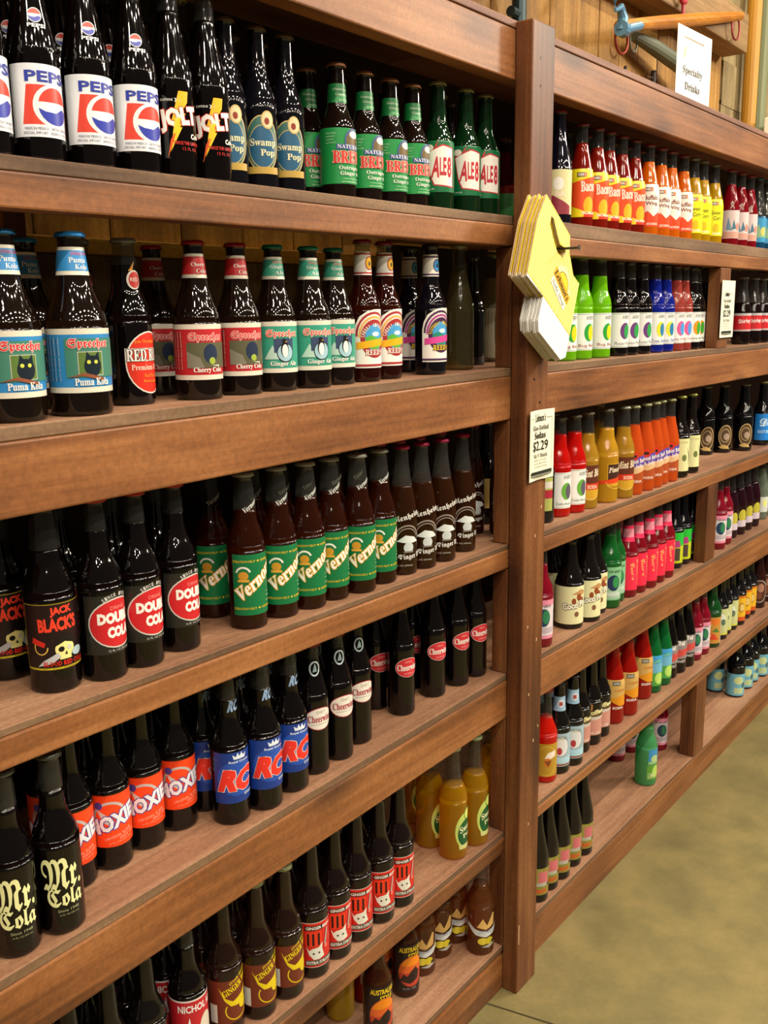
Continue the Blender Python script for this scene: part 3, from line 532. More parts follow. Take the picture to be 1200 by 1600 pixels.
# ---- right-hand bay
SPECS['barq'] = dict(H=.246, shape='taper', glass='d', gcol='0c0a16', cap='9c3028', label=[('R', -26, 22, 40, 118, 'd8d2a0'), ('E', 0, 88, 12, 14, 'ecebe4'), ('P', [(-26, 22), (30, 22), (30, 40), (-10, 62), (-26, 66)], '8c3440'), T('BA', -8, 60, 26, 12, 'ecdcc8', bold=.04)], d='dark bottle with cream and maroon label')
def lester(bg, parts, liq, capc, d, fill=.155):
    return dict(H=.236, shape='taper', glass='c', liq=liq, clear=.0, fill=fill, cap=capc, label=[('R', -30, 24, 60, 132, bg)] + parts + [('R', -8, 114, 10, 124, '3a3028'), ('R', -6, 116, 8, 122, 'b8a898'), ('R', 9, 114, 15, 124, 'e07848')], d=d)
SPECS['bert'] = lester('f0dc1c', [('P', [(-30, 52), (-30, 98), (60, 122), (60, 30), (30, 30)], 'e8501c'), ('E', 22, 50, 14, 20, 'f0b020'), ('P', [(8, 24), (12, 36), (28, 30), (44, 38), (60, 24)], 'e83a1c'), T(sb('Bacon'), 2, 80, 44, 24, 'f0ecdc', bold=.03, rot=4), T('SODA', 4, 30, 40, 6, 'f0ecdc', bold=.04)], '8a1a0a', '7c2424', 'red soda bottle with yellow and orange label', fill=.19)
SPECS['butter'] = lester('ecebe2', [('P', [(-30, 24), (-30, 66), (-14, 56), (2, 64), (18, 50), (36, 62), (60, 56), (60, 24)], 'e2481c'), T('Buffalo', -8, 92, 40, 12, '7a2818', bold=.02), T('Wing', -4, 76, 34, 12, '7a2818', bold=.02), T('SODA', 0, 28, 34, 6, 'f0d8c8', bold=.04)], 'e0700c', '8c3440', 'orange soda bottle with white and red label', fill=.19)
SPECS['yel'] = lester('eeee1c', [T('Sweet', -6, 86, 30, 12, '6a6a20', bold=.02), T('Corn', 0, 70, 26, 12, '6a6a20', bold=.02), ('E', 10, 46, 10, 14, 'd8c01c'), T('SODA', 0, 28, 30, 6, 'f4f4e0', bold=.04)], 'c49a0c', '8a8c84', 'golden bottle with bright yellow label', fill=.18)
SPECS['crim'] = dict(H=.236, shape='taper', glass='c', liq='8c0c1c', fill=.19, cap='a83448', label=[('R', -40, 24, 60, 110, 'd4c4c4'), ('P', [(-10, 50), (-4, 90), (6, 60), (10, 48)], '6c90a8'), ('P', [(8, 50), (14, 82), (24, 54)], '4c7488'), ('R', -40, 26, 60, 44, 'cc9c8c'), ('E', 30, 60, 8, 12, 'd88878')], d='crimson bottle with pale pink scenic label')
SPECS['bluep'] = dict(H=.236, shape='taper', glass='c', liq='1c5c8c', clear=.2, fill=.11, cap='3c7ca8', label=[('R', -40, 24, 60, 104, '3c94c4'), ('P', [(-10, 40), (6, 84), (20, 50), (34, 80), (40, 40)], '8cb48c'), ('E', 24, 60, 10, 14, 'c8c46c')], d='clear-necked bottle with turquoise label')
def avery(nm, liq, spot, capc, d, tc='6a5a4a', clear=0, spot2=None):
    L_ = [('R', -22, 22, 60, 110, 'e8ecea'), ('R', -20, 24, 58, 24.8, '3a5a3a'), ('R', -20, 107, 58, 107.8, '3a5a3a'), ('R', -20, 24, -19.3, 107, '3a5a3a'), T("AVERY'S", 14, 94, 26, 10, '4a4a4a'), ('E', 24, 64, 15, 21, spot), T(nm, -4, 28, 52, 9, tc)]
    L_.insert(6, ('E', 29, 63, 9, 18, spot2 or YEL))
    return dict(H=.243, shape='vern', glass='c', liq=liq, fill=.2, cap=capc, label=L_, d=d)
SPECS['lime'] = avery('Bug Barf', '7ccc10', '2c9c3c', '5c7c3c', 'lime green soda bottle with white label', 'a04838')
SPECS['blk'] = avery('Monster Mucus', '0c0c10', '6a3c7c', '202024', 'black soda bottle with white label', '7a7a7a', spot2='2c9c4c')
SPECS['blu2'] = avery('Toxic Slime', '10249c', 'e0dc3c', '2a3040', 'royal blue soda bottle with white label', '3c64b0', spot2='2c7ca8')
SPECS['pnk'] = avery('Kitty Piddle', 'a8443c', 'd85c98', '7c4038', 'rosy pink soda bottle with white label', 'a83c50', spot2='4c94d8')
SPECS['ora2'] = avery('Swamp Juice', '14160c', 'e89020', '24241c', 'blackish soda bottle with orange leaf label', '5a6a4a', spot2='3c9c2c')
SPECS['redjo'] = avery('Zombie Brain Juice', 'cc1008', '64a83c', '7a7c74', 'bright red soda bottle with white label', '3c6c4a', spot2='5a5468')
SPECS['skull'] = dict(H=.225, shape='taper', glass='c', liq='1c0c0c', clear=.2, fill=.14, cap='8a8c90', label=[('R', -34, 44, 50, 104, 'c4242c'), ('R', -34, 96, 50, 104, 'b8b8bc'), T('Shirley', -8, 66, 44, 18, 'ecd4d4', bold=.03, rot=4), ('R', -34, 44, 50, 50, 'b8a8ac')], d='clear-necked bottle with red wrap label')
SPECS['small'] = dict(H=.235, shape='long', glass='d', gcol='0c0c14', cap='c0a838', label=[('R', -20, 30, 30, 110, 'a8b060'), ('R', -20, 60, 30, 80, 'a8283c'), ('R', -20, 84, 30, 100, 'd8d4c8')], d='dark bottle with olive and cream label')
SPECS['nut'] = dict(H=.245, shape='vern', glass='c', liq='b88c28', fill=.19, cap='8a8c7c', label=[('E', 14, 66, 40, 44, 'c89c2c'), ('R', -16, 50, 60, 112, '5c2c1c'), ('R', -16, 50, 60, 66, 'c83020'), T(si('Mint Bit'), -14, 80, 56, 20, 'ecdcc0', bold=.03, rot=4), T('SODA', 4, 52, 30, 10, 'f0c8b0', bold=.04), ('O', 14, 50, 34, 26, 1.6, 'dcc068', 190, 350)], d='cloudy tan soda bottle with brown label')
SPECS['bigyel'] = dict(H=.245, shape='vern', glass='c', liq='cc9c24', fill=.195, cap='8a8c7c', label=[('R', 6, 44, 66, 104, 'c89c2c'), ('R', 8, 56, 66, 102, '40241c'), ('P', [(-20, 58), (66, 70), (66, 54), (-20, 50)], 'dc401c'), T(si('Pineapple'), 10, 76, 60, 18, 'ecdcc0', bold=.03, rot=4), ('O', 34, 60, 32, 24, 1.6, 'e8c84c', 190, 350)], d='fat cloudy yellow bottle with pine-brown label')
SPECS['pj'] = dict(H=.242, shape='taper', glass='c', liq='d8581c', fill=.19, cap='8c9068', label=[('P', [(-30, 62), (-30, 96), (60, 112), (60, 76)], '5a44a4'), ('R', -30, 30, 60, 62, 'a84c24'), ('P', [(-26, 60), (10, 78), (56, 82), (56, 70), (10, 58)], 'd8b488'), ('E', 4, 106, 13, 11, 'd83028'), ('R', -4, 102, 12, 110, '2c2420'), T(sb('Peanut Butter'), -14, 84, 66, 12, 'f0e8e8', bold=.02, rot=6), T(sb('& Jelly'), 0, 70, 34, 12, 'f0e8e8', bold=.02, rot=6), T('SODA', -4, 34, 34, 7, 'f0d8c8', bold=.03)], d='orange soda bottle with purple sandwich label')
SPECS['cream'] = dict(H=.245, shape='long', glass='d', gcol='100a08', cap='9aa048', label=[('R', -40, 20, 60, 118, 'dcdca4'), T('BIRCH BEER', -10, 104, 44, 6, 'a8a46c'), ('E', 20, 60, 8, 10, '6a7a48'), ('P', [(30, 90), (40, 60), (36, 40), (46, 62)], '4a4438')], d='dark bottle with pale cream label')
SPECS['brown'] = dict(H=.240, shape='shoul', glass='d', gcol='08080a', cap='7a7a5c', label=[('E', 14, 60, 26, 40, 'b09868'), ('E', 14, 60, 22, 36, '54402c'), ('O', 12, 62, 17, 24, 2, 'c8b488'), ('E', 16, 58, 10, 12, 'a89484'), ('P', [(-10, 22), (8, 30), (24, 24), (30, 14), (0, 16)], 'c0a464')], d='broad black bottle with gold oval crest')
SPECS['bluelab'] = dict(H=.238, shape='long', glass='d', gcol='08080c', cap='9ca064', label=[('R', -24, 20, 60, 118, '1f7fd8'), T(ss('Dr'), -4, 72, 40, 30, 'd8ecf8', bold=.04), T('ROOT BEER', -10, 46, 50, 12, 'a8d4f0', bold=.03)], d='dark bottle with bright azure label')
SPECS['coco'] = dict(H=.228, shape='stubby', glass='d', gcol='0e0908', cap='1c1a1c', label=[('R', -58, 14, 66, 112, 'dcdcae'), ('P', [(8, 92), (34, 104), (54, 96), (40, 88)], 'b88c5c'), ('E', 14, 74, 6, 8, '8c4424'), ('E', 28, 84, 7, 9, '8c4424'), ('E', 38, 76, 6, 8, '8c4424'), ('E', 22, 40, 6, 7, '7c5438'), T('Coco Fizz', -14, 50, 74, 18, 'ecebd8', ol='4c3424', bold=.05, rot=9, og=1.4)], d='stout black bottle with pale cream label')
SPECS['grnjo'] = dict(H=.243, shape='shoul', glass='c', gl='cfe8cf', liq='1e7c34', clear=.35, fill=.2, cap='3c7c3c', label=[('R', -46, 24, 60, 116, '7cb88c'), ('R', -30, 28, 50, 60, '9cc0a8'), T('JONES', -14, 98, 50, 9, '2a4a34', bold=.02), ('E', 14, 72, 18, 22, '1c2c54'), ('E', 20, 74, 9, 16, '2c8c4c'), ('R', -4, 36, 34, 46, 'c0d0cc')], d='green glass bottle with pale green globe label')
SPECS['redcr'] = dict(H=.245, shape='long', glass='c', liq='8c0c20', clear=.1, fill=.2, cap='c82c54', label=[('R', -50, 22, 60, 118, 'e8284c'), T(ss('Strawberry'), 26, 108, 76, 18, 'f0b86c', rot=-82, bold=.03), T(ss('Creme'), 10, 100, 50, 14, 'f0a86c', rot=-82, bold=.03)], neck=[('R', -34, 160, 34, 205, 'e02858'), ('R', -34, 172, 34, 196, 'd8889c')], d='deep red bottle, hot pink label and neckband')
SPECS['mons'] = dict(H=.243, shape='long', glass='d', gcol='08080e', cap='1c1c24', label=[('R', -40, 74, 60, 116, '22b83c'), ('R', -40, 18, 60, 74, 'b8c424'), ('P', [(-16, 66), (-4, 88), (20, 92), (26, 70)], 'a83c7c'), ('R', -8, 26, 24, 66, '4a4038')], d='black bottle with green over yellow label')
SPECS['pinkjo'] = dict(H=.243, shape='shoul', glass='c', gl='ecd8dc', liq='98102c', clear=.2, fill=.2, cap='8c3448', label=[('R', -46, 22, 60, 118, 'dc88a4'), ('R', -46, 30, 60, 104, 'd4ccd4'), T('JONES', -14, 98, 46, 8, '3a3a44', bold=.02), ('E', 12, 74, 17, 22, '1c3c5c'), ('E', 18, 76, 9, 17, '2c7c54'), ('R', -20, 36, 40, 50, 'b8acb8')], d='red bottle with pink and white globe label')
SPECS['purp'] = dict(H=.243, shape='taper', glass='c', gl='dcd4e0', liq='300c1c', clear=.2, fill=.17, cap='5c4a5c', label=[('E', 22, 70, 16, 24, 'b8b040'), ('R', -6, 30, 44, 54, 'c8bccc'), ('R', -14, 54, 0, 80, '6c3484')], d='plum-coloured bottle with yellow and white label')
SPECS['white'] = dict(H=.243, shape='taper', glass='c', gl='dcece4', liq='a8b8a8', clear=.6, fill=.2, cap='a0a8a4', label=[('R', -10, 30, 50, 90, 'c8d0cc'), ('E', 22, 66, 10, 14, 'd8e08c')], d='colourless soda bottle with whitish label')
SPECS['redold'] = dict(H=.243, shape='long', glass='c', liq='d81c0c', clear=.1, fill=.17, cap='8c3428', label=[('R', -50, 18, 60, 106, 'b08c2c'), ('O', 6, 60, 30, 40, 1.6, 'd8b444'), ('P', [(0, 68), (8, 82), (30, 88), (30, 72), (12, 64)], 'ece0d4'), ('E', 8, 56, 10, 12, 'c8742c'), ('P', [(0, 60), (10, 44), (18, 62)], '7c4420')], d='scarlet bottle with antique gold label')
SPECS['blueb'] = dict(H=.243, shape='long', glass='d', gcol='0c0c0a', cap='1c1c1c', label=[('R', -50, 22, 60, 112, '9cb8c8'), ('R', -50, 24, 60, 28, '8c4424'), ('E', 8, 76, 22, 28, 'd8dce0'), ('O', 8, 76, 22, 28, 1.4, '4c5c74'), ('E', 4, 64, 7, 10, 'a83440'), T('VIRGIL', -8, 96, 34, 8, '7c8450'), ('R', -30, 30, 40, 48, 'a8d4e8')], neck=[('R', -30, 168, 30, 206, '8cb0cc'), ('E', 6, 188, 9, 11, 'c4ccd8'), ('R', 0, 182, 10, 192, '9c4c4c')], d='black bottle, pale blue label and neckband')
SPECS['coffee'] = dict(H=.243, shape='long', glass='d', gcol='0c0908', cap='2c201c', label=[('R', -50, 30, 60, 86, 'c48c80'), ('P', [(-20, 74), (4, 86), (30, 96), (60, 98), (60, 82), (10, 74)], 'c8c4bc'), ('E', -10, 84, 8, 9, '3a2c1c'), ('R', -50, 84, 60, 102, '5c4424'), T('Coffee', -14, 86, 56, 14, 'dcd8a0', bold=.04, rot=8), ('R', -6, 104, 4, 120, 'b88444'), T('12 FL OZ', -10, 34, 40, 6, 'e8e0d8', bold=.03)], d='black bottle with pink and olive lettering label')
SPECS['bigred'] = dict(H=.248, shape='taper', glass='c', liq='a81408', fill=.225, cap='8c2418', label=[('P', [(-26, 134), (50, 134), (50, 60), (30, 58), (-18, 76), (-26, 90)], 'c8a45c'), ('P', [(-16, 76), (20, 56), (50, 54), (50, 92)], 'd8901c'), ('R', -2, 118, 22, 130, '3c3a38'), ('R', 0, 120, 20, 128, '8c8c84'), T('PUMPKIN', 6, 98, 34, 8, 'c86c2c'), T('SODA', 0, 46, 34, 8, 'e8d8d0', bold=.04)], d='tall brick red bottle with tan and orange label')
SPECS['cucum'] = dict(H=.243, shape='taper', glass='c', gl='c0e8cc', liq='127c3c', clear=.2, fill=.21, cap='1c6c34', label=[('R', -16, 76, 60, 122, '3c9cd8'), ('R', -16, 66, 60, 96, '6cb4d8'), T('Jelly', -4, 92, 40, 12, '7cc490', rot=12, bold=.03), ('R', 0, 24, 46, 66, '4ca44c'), ('E', 26, 48, 17, 20, 'b4dc6c'), ('O', 26, 48, 17, 20, 2, '6cb83c')], d='green bottle with blue sky and lime slice label')
SPECS['greenlone'] = dict(H=.240, shape='vern', glass='c', gl='b8e4c0', liq='5cb878', clear=.3, fill=.19, cap='3c7c4c', label=[('R', 8, 74, 60, 124, '3c90c8'), ('R', 8, 74, 60, 84, '8cc088'), ('E', 30, 92, 14, 12, 'b0cc8c'), ('R', 4, 22, 50, 72, '5c9c3c'), ('E', 36, 48, 14, 20, 'b0d864'), T('LIME', 8, 28, 24, 18, 'c8dca0', bold=.02)], d='single green bottle alone on the bottom tier')
SPECS['thin'] = dict(H=.238, shape='taper', glass='c', liq='0e0c0c', fill=.2, cap='303034', label=[('R', -30, 50, 60, 112, '8c8488'), ('P', [(-20, 50), (50, 66), (50, 88), (-10, 78)], 'c84c48'), T('Thi', -14, 96, 40, 16, 'dcdcdc', bold=.06), T('TWIST', -6, 36, 40, 10, 'b8b4b4', bold=.04), ('P', [(-30, 50), (-12, 50), (-20, 72)], 'e0981c')], d='black bottle with grey and coral label')
SPECS['grnbig'] = dict(H=.248, shape='shoul', glass='d', gcol='0c3c18', cap='24542c', label=[('R', -56, 16, 50, 112, 'c08c3c'), ('E', -10, 92, 20, 16, 'c8a84c'), ('E', 16, 96, 18, 12, 'd8742c'), ('P', [(-30, 30), (-10, 60), (14, 50), (34, 30)], 'd0482c'), ('P', [(6, 60), (22, 74), (36, 56)], '4c7c34'), ('E', -4, 46, 8, 8, 'e0a06c'), ('R', 44, 12, 50, 112, 'dce0d4')], d='broad bottle-green bottle with fruit-orange label')
SPECS['crm2'] = dict(H=.243, shape='long', glass='d', gcol='0c0c0e', cap='1c1c20', label=[('R', -50, 18, 60, 116, 'c0c890'), ('E', 8, 80, 14, 18, 'dce8d8'), ('E', 14, 66, 9, 12, '5c7464'), ('R', -50, 18, 60, 26, 'c8cc50')], d='black bottle with sage and white label')
SPECS['yeltag'] = dict(H=.243, shape='long', glass='d', gcol='0c0c0e', cap='24201c', label=[('R', -50, 18, 60, 116, 'e0b024'), ('R', -50, 18, 60, 34, 'c85420'), ('E', 16, 70, 14, 20, 'b08828'), ('E', 18, 70, 9, 14, 'dcc074'), ('R', -50, 108, 60, 116, 'c86c20')], d='black bottle with sunny yellow label')
SPECS['ring'] = dict(H=.243, shape='taper', glass='d', gcol='2a100c', cap='4c2c24', label=[('E', 10, 70, 34, 46, '4c2c22'), ('O', 10, 70, 34, 46, 2, 'd0d0d0'), ('E', 14, 84, 14, 18, 'a87c68'), ('E', 6, 52, 12, 14, '7c4834')], d='maroon bottle with thin white hoop label')
SPECS['cone'] = dict(H=.245, shape='cone', glass='d', gcol='0c0808', cap='3c3828', label=[('R', -50, 22, 60, 96, '8c8438'), ('R', -20, 52, 16, 94, '9c9448'), ('R', 6, 46, 34, 86, 'c86c74'), ('R', -50, 46, 60, 52, '3a3428'), ('R', -8, 46, 30, 56, 'b0b0a0'), T('BREW', 0, 28, 32, 10, 'd8542c', bold=.04)], d='tapered dark bottle with olive gold label')
SPECS['cyan'] = dict(H=.240, shape='shoul', glass='d', gcol='06080c', cap='1c1c20', label=[('R', -44, 8, 62, 96, '6cb0cc'), ('E', 14, 70, 18, 16, 'c4d498'), ('R', -2, 16, 34, 40, 'b4cc9c'), ('E', 34, 50, 8, 12, '4c6c6c')], d='broad black bottle with light cyan label')

RAD = {'pepsi': 0.03, 'jolt': 0.03, 'swamp': 0.0285, 'natural': 0.0305, 'ale': 0.0305, 'darkplain': 0.03, 'redback': 0.03, 'puma': 0.039, 'redrock': 0.032, 'cherry': 0.0345, 'ginger': 0.0345, 'reed': 0.0305, 'rasp': 0.0305, 'clear': 0.0305, 'tallclear': 0.033, 'jack': 0.0335, 'dcola': 0.0305, 'vernors': 0.0305, 'blen': 0.0285, 'rbeer': 0.0305, 'amberbr': 0.031, 'mrcola': 0.0305, 'moxie': 0.0305, 'rc': 0.0305, 'dcheer': 0.0275, 'cheer': 0.0275, 'nichol': 0.0305, 'gbeer': 0.0305, 'bull': 0.0305, 'cuc': 0.031, 'tallred': 0.031, 'pale': 0.031, 'aus': 0.0305, 'lemon': 0.0325, 'barq': 0.0305, 'bert': 0.0295, 'butter': 0.0295, 'yel': 0.0295, 'crim': 0.0295, 'bluep': 0.0295, 'lime': 0.0305, 'blk': 0.0305, 'blu2': 0.0305, 'pnk': 0.0305, 'ora2': 0.0305, 'skull': 0.0305, 'small': 0.0305, 'redjo': 0.0305, 'nut': 0.0305, 'bigyel': 0.034, 'pj': 0.0295, 'cream': 0.03, 'brown': 0.034, 'bluelab': 0.0305, 'coco': 0.0365, 'grnjo': 0.0315, 'redcr': 0.0295, 'mons': 0.0295, 'pinkjo': 0.03, 'purp': 0.03, 'white': 0.03, 'redold': 0.0305, 'blueb': 0.0305, 'coffee': 0.0305, 'bigred': 0.033, 'cucum': 0.0305, 'thin': 0.0305, 'grnbig': 0.034, 'crm2': 0.0295, 'yeltag': 0.0295, 'ring': 0.032, 'cone': 0.03, 'greenlone': 0.034, 'cyan': 0.034}
TABLE = {'L1': {'pepsi': [(-1.0961, 0.055), (-1.0265, 0.055), (-0.9524, 0.055), (-0.88, 0.055), (-1.0881, 0.121, 1), (-1.0185, 0.121, 1), (-0.9444, 0.121, 1), (-0.872, 0.121, 1)], 'jolt': [(-0.8139, 0.058), (-0.7515, 0.0558), (-0.8059, 0.124, 1), (-0.7435, 0.1218, 1)], 'swamp': [(-0.6941, 0.0771), (-0.632, 0.075), (-0.5711, 0.075), (-0.6861, 0.1401, 1), (-0.624, 0.138, 1), (-0.5631, 0.138, 1)], 'natural': [(-0.4336, 0.1541, 1), (-0.429, 0.0909), (-0.3501, 0.095), (-0.278, 0.094), (-0.2147, 0.0903), (-0.3421, 0.162, 1), (-0.27, 0.161, 1), (-0.2067, 0.1573, 1)], 'ale': [(-0.1531, 0.0754), (-0.066, 0.07), (0.0054, 0.07), (-0.1451, 0.1424, 1), (-0.058, 0.137, 1)], 'darkplain': [(0.0058, 0.16, 1)], 'redback': [(0.4687, 0.3, 1)]},
 'L2': {'puma': [(-1.0898, 0.058), (-1.0005, 0.047), (-0.9901, 0.169, 1)], 'redrock': [(-0.8834, 0.0949), (-0.9189, 0.1511, 1)], 'cherry': [(-0.7589, 0.19, 1), (-0.7805, 0.07), (-0.6941, 0.074)], 'ginger': [(-0.6184, 0.0697), (-0.548, 0.0583), (-0.4763, 0.0667)], 'reed': [(-0.4096, 0.0572), (-0.3416, 0.062)], 'rasp': [(-0.1746, 0.13, 1), (-0.215, 0.05)], 'clear': [(-0.0797, 0.075)], 'darkplain': [(0.0849, 0.15, 1)], 'tallclear': [(0.2498, 0.2, 1)]},
 'L3': {'jack': [(-1.0698, 0.166, 1), (-1.0553, 0.074)], 'dcola': [(-0.9908, 0.054), (-0.927, 0.054), (-0.8514, 0.062), (-0.9943, 0.14, 1), (-0.8292, 0.135, 1), (-0.919, 0.121, 1)], 'vernors': [(-0.7105, 0.142, 1), (-0.717, 0.054), (-0.6443, 0.0539), (-0.5811, 0.0484), (-0.5178, 0.0505), (-0.4553, 0.0396), (-0.3854, 0.046), (-0.6363, 0.1209, 1), (-0.5731, 0.1154, 1), (-0.5098, 0.1175, 1), (-0.4473, 0.1066, 1), (-0.3774, 0.113, 1)], 'blen': [(-0.3115, 0.0496), (-0.2522, 0.0463), (-0.1845, 0.046), (-0.0912, 0.058), (0.0579, 0.13, 1), (-0.3035, 0.1126, 1), (-0.2442, 0.1093, 1), (-0.1765, 0.109, 1), (-0.0832, 0.121, 1)], 'rbeer': [(0.169, 0.16, 1)], 'amberbr': [(0.0951, 0.07)]},
 'L4': {'mrcola': [(-1.1619, 0.0457), (-1.0989, 0.0388), (-1.1539, 0.1127, 1)], 'moxie': [(-1.0293, 0.1084), (-0.9659, 0.1075), (-0.9022, 0.11), (-0.8363, 0.11), (-1.0213, 0.1754, 1), (-0.9579, 0.1745, 1), (-0.8942, 0.177, 1), (-0.8283, 0.177, 1)], 'rc': [(-0.7711, 0.118), (-0.7737, 0.054), (-0.7101, 0.042), (-0.6413, 0.046), (-0.7631, 0.185, 1), (-0.7021, 0.109, 1), (-0.6333, 0.113, 1)], 'dcheer': [(-0.5734, 0.054), (-0.5071, 0.054), (-0.4373, 0.066), (-0.5654, 0.115, 1), (-0.4991, 0.115, 1), (-0.4293, 0.127, 1)], 'cheer': [(-0.2969, 0.134, 1), (-0.2874, 0.074), (-0.1773, 0.074), (-0.0996, 0.066), (-0.0342, 0.062), (-0.1693, 0.135, 1), (-0.0916, 0.127, 1), (-0.0262, 0.123, 1)]},
 'L5': {'darkplain': [(-1.0932, 0.06), (-1.028, 0.06), (-0.9602, 0.06), (-1.0852, 0.126, 1), (-1.02, 0.126, 1), (-0.9522, 0.126, 1)], 'nichol': [(-0.8806, 0.06), (-0.8726, 0.127, 1)], 'gbeer': [(-0.8044, 0.0585), (-0.7428, 0.0434), (-0.6786, 0.0385), (-0.7964, 0.1255, 1), (-0.7348, 0.1104, 1), (-0.6706, 0.1055, 1)], 'bull': [(-0.6105, 0.0382), (-0.5471, 0.0388), (-0.4837, 0.0386), (-0.4143, 0.0385), (-0.3492, 0.0385), (-0.6025, 0.1052, 1), (-0.5391, 0.1058, 1), (-0.4757, 0.1056, 1), (-0.4063, 0.1055, 1), (-0.3412, 0.1055, 1)], 'cuc': [(-0.0767, 0.21, 1), (-0.1344, 0.114), (-0.1405, 0.046), (-0.0656, 0.039), (0.0545, 0.069)], 'tallred': [(0.1259, 0.066)]},
 'L6': {'pale': [(-0.3937, 0.166, 1)], 'tallred': [(-0.319, 0.1576, 1)], 'aus': [(-0.3916, 0.065), (-0.2491, 0.1599, 1), (-0.2528, 0.0966)], 'lemon': [(-0.1745, 0.11), (-0.1015, 0.1133), (-0.0341, 0.1106), (-0.0337, 0.0405)]},
 'R1': {'barq': [(0.2942, 0.055)], 'darkplain': [(0.4959, 0.14, 1)], 'bert': [(0.4157, 0.06), (0.4977, 0.06), (0.5623, 0.06), (0.6374, 0.06), (0.7162, 0.06), (0.4237, 0.125, 1), (0.5703, 0.125, 1), (0.6454, 0.125, 1), (0.7242, 0.125, 1)], 'butter': [(0.8076, 0.06), (0.8908, 0.06), (0.9642, 0.06), (1.0555, 0.06), (0.8156, 0.125, 1), (0.8988, 0.125, 1), (0.9722, 0.125, 1), (1.0635, 0.125, 1)], 'yel': [(1.1362, 0.06), (1.2099, 0.06), (1.3091, 0.06)], 'crim': [(1.4621, 0.06), (1.5561, 0.06), (1.6478, 0.06)], 'bluep': [(1.7439, 0.06), (1.8297, 0.06), (1.9116, 0.06)]},
 'R2': {'lime': [(0.3484, 0.06), (0.4319, 0.06), (0.5348, 0.06)], 'blk': [(0.6411, 0.06), (0.7092, 0.06), (0.7931, 0.06)], 'blu2': [(0.8814, 0.06), (0.9554, 0.06)], 'pnk': [(1.0281, 0.0577), (1.0914, 0.0587)], 'ora2': [(1.1547, 0.0565), (1.2174, 0.066), (1.3098, 0.07)], 'skull': [(1.6435, 0.06), (1.7612, 0.06), (1.8556, 0.06)], 'small': [(1.9388, 0.06), (2.0252, 0.06)]},
 'R3': {'small': [(0.2551, 0.06)], 'redjo': [(0.3427, 0.062), (0.4098, 0.0553), (0.3507, 0.129, 1), (0.4178, 0.1223, 1)], 'nut': [(0.4748, 0.0526), (0.663, 0.0385)], 'pale': [(0.6978, 0.13, 1)], 'bigyel': [(0.5804, 0.05)], 'pj': [(0.7276, 0.0375), (0.8061, 0.0375), (0.8679, 0.037), (0.9291, 0.0445), (0.9906, 0.0399)], 'cream': [(1.0765, 0.042), (1.1771, 0.046)], 'brown': [(1.5967, 0.15, 1), (1.6879, 0.118), (1.7761, 0.074)], 'bluelab': [(1.967, 0.066), (2.0666, 0.06)]},
 'R4': {'pinkjo': [(0.2212, 0.038), (1.4774, 0.046), (1.5657, 0.054)], 'coco': [(0.4887, 0.15, 1), (0.3938, 0.05), (0.4744, 0.0408), (0.5478, 0.0579)], 'grnjo': [(0.6168, 0.0445), (0.6804, 0.0599)], 'redcr': [(0.7427, 0.0487), (0.8041, 0.0463), (0.8716, 0.042), (0.9433, 0.046), (1.0126, 0.046), (0.7507, 0.1137, 1), (0.8121, 0.1113, 1), (0.8796, 0.107, 1), (0.9513, 0.111, 1), (1.0206, 0.111, 1)], 'mons': [(1.1358, 0.066), (1.2045, 0.0657), (1.2953, 0.069)], 'purp': [(1.6742, 0.07), (1.7533, 0.066), (1.8459, 0.07), (1.9292, 0.07)], 'white': [(2.0845, 0.086), (2.181, 0.09)]},
 'R5': {'redold': [(0.2824, 0.05)], 'blueb': [(0.3458, 0.0457), (0.4088, 0.0388), (0.3538, 0.1127, 1), (0.4168, 0.1058, 1)], 'coffee': [(0.4878, 0.0571), (0.5512, 0.0546), (0.6145, 0.0583)], 'bigred': [(0.7191, 0.066), (0.7989, 0.058), (0.9413, 0.0734), (0.7271, 0.138, 1), (0.8069, 0.13, 1), (0.9493, 0.1454, 1)], 'cucum': [(1.007, 0.0665), (1.0868, 0.066)], 'thin': [(1.1541, 0.0728), (1.2181, 0.0672), (1.2917, 0.066), (1.1621, 0.1398, 1), (1.2261, 0.1342, 1), (1.2997, 0.133, 1)], 'pinkjo': [(1.3628, 0.066), (1.4364, 0.066)], 'grnbig': [(1.532, 0.066)], 'crm2': [(1.6323, 0.0689), (1.6944, 0.075), (1.7606, 0.074)], 'yeltag': [(1.8361, 0.07), (1.929, 0.078), (1.9914, 0.078)], 'ring': [(2.1046, 0.078), (2.2144, 0.078)]},
 'R6': {'cone': [(0.227, 0.0359), (0.2894, 0.0398), (0.3518, 0.0382), (0.4248, 0.042), (0.4938, 0.042)], 'greenlone': [(0.9824, 0.062)], 'pinkjo': [(1.0788, 0.206, 1), (1.1691, 0.198, 1), (1.2434, 0.126)], 'cyan': [(1.8779, 0.15, 1), (1.871, 0.07), (1.9794, 0.07), (2.0646, 0.074), (2.1506, 0.062)], 'purp': [(2.2658, 0.06)]}}
TIER = {'1': 'top-tier', '2': 'second-tier', '3': 'third-tier', '4': 'fourth-tier', '5': 'fifth-tier', '6': 'bottom-tier'}
ORDN = ['first from', 'second from', 'third from', 'fourth from', 'fifth from', 'sixth from', 'seventh from', 'eighth from', 'ninth from', 'tenth from', 'eleventh from', 'twelfth from']
PROTO = {}
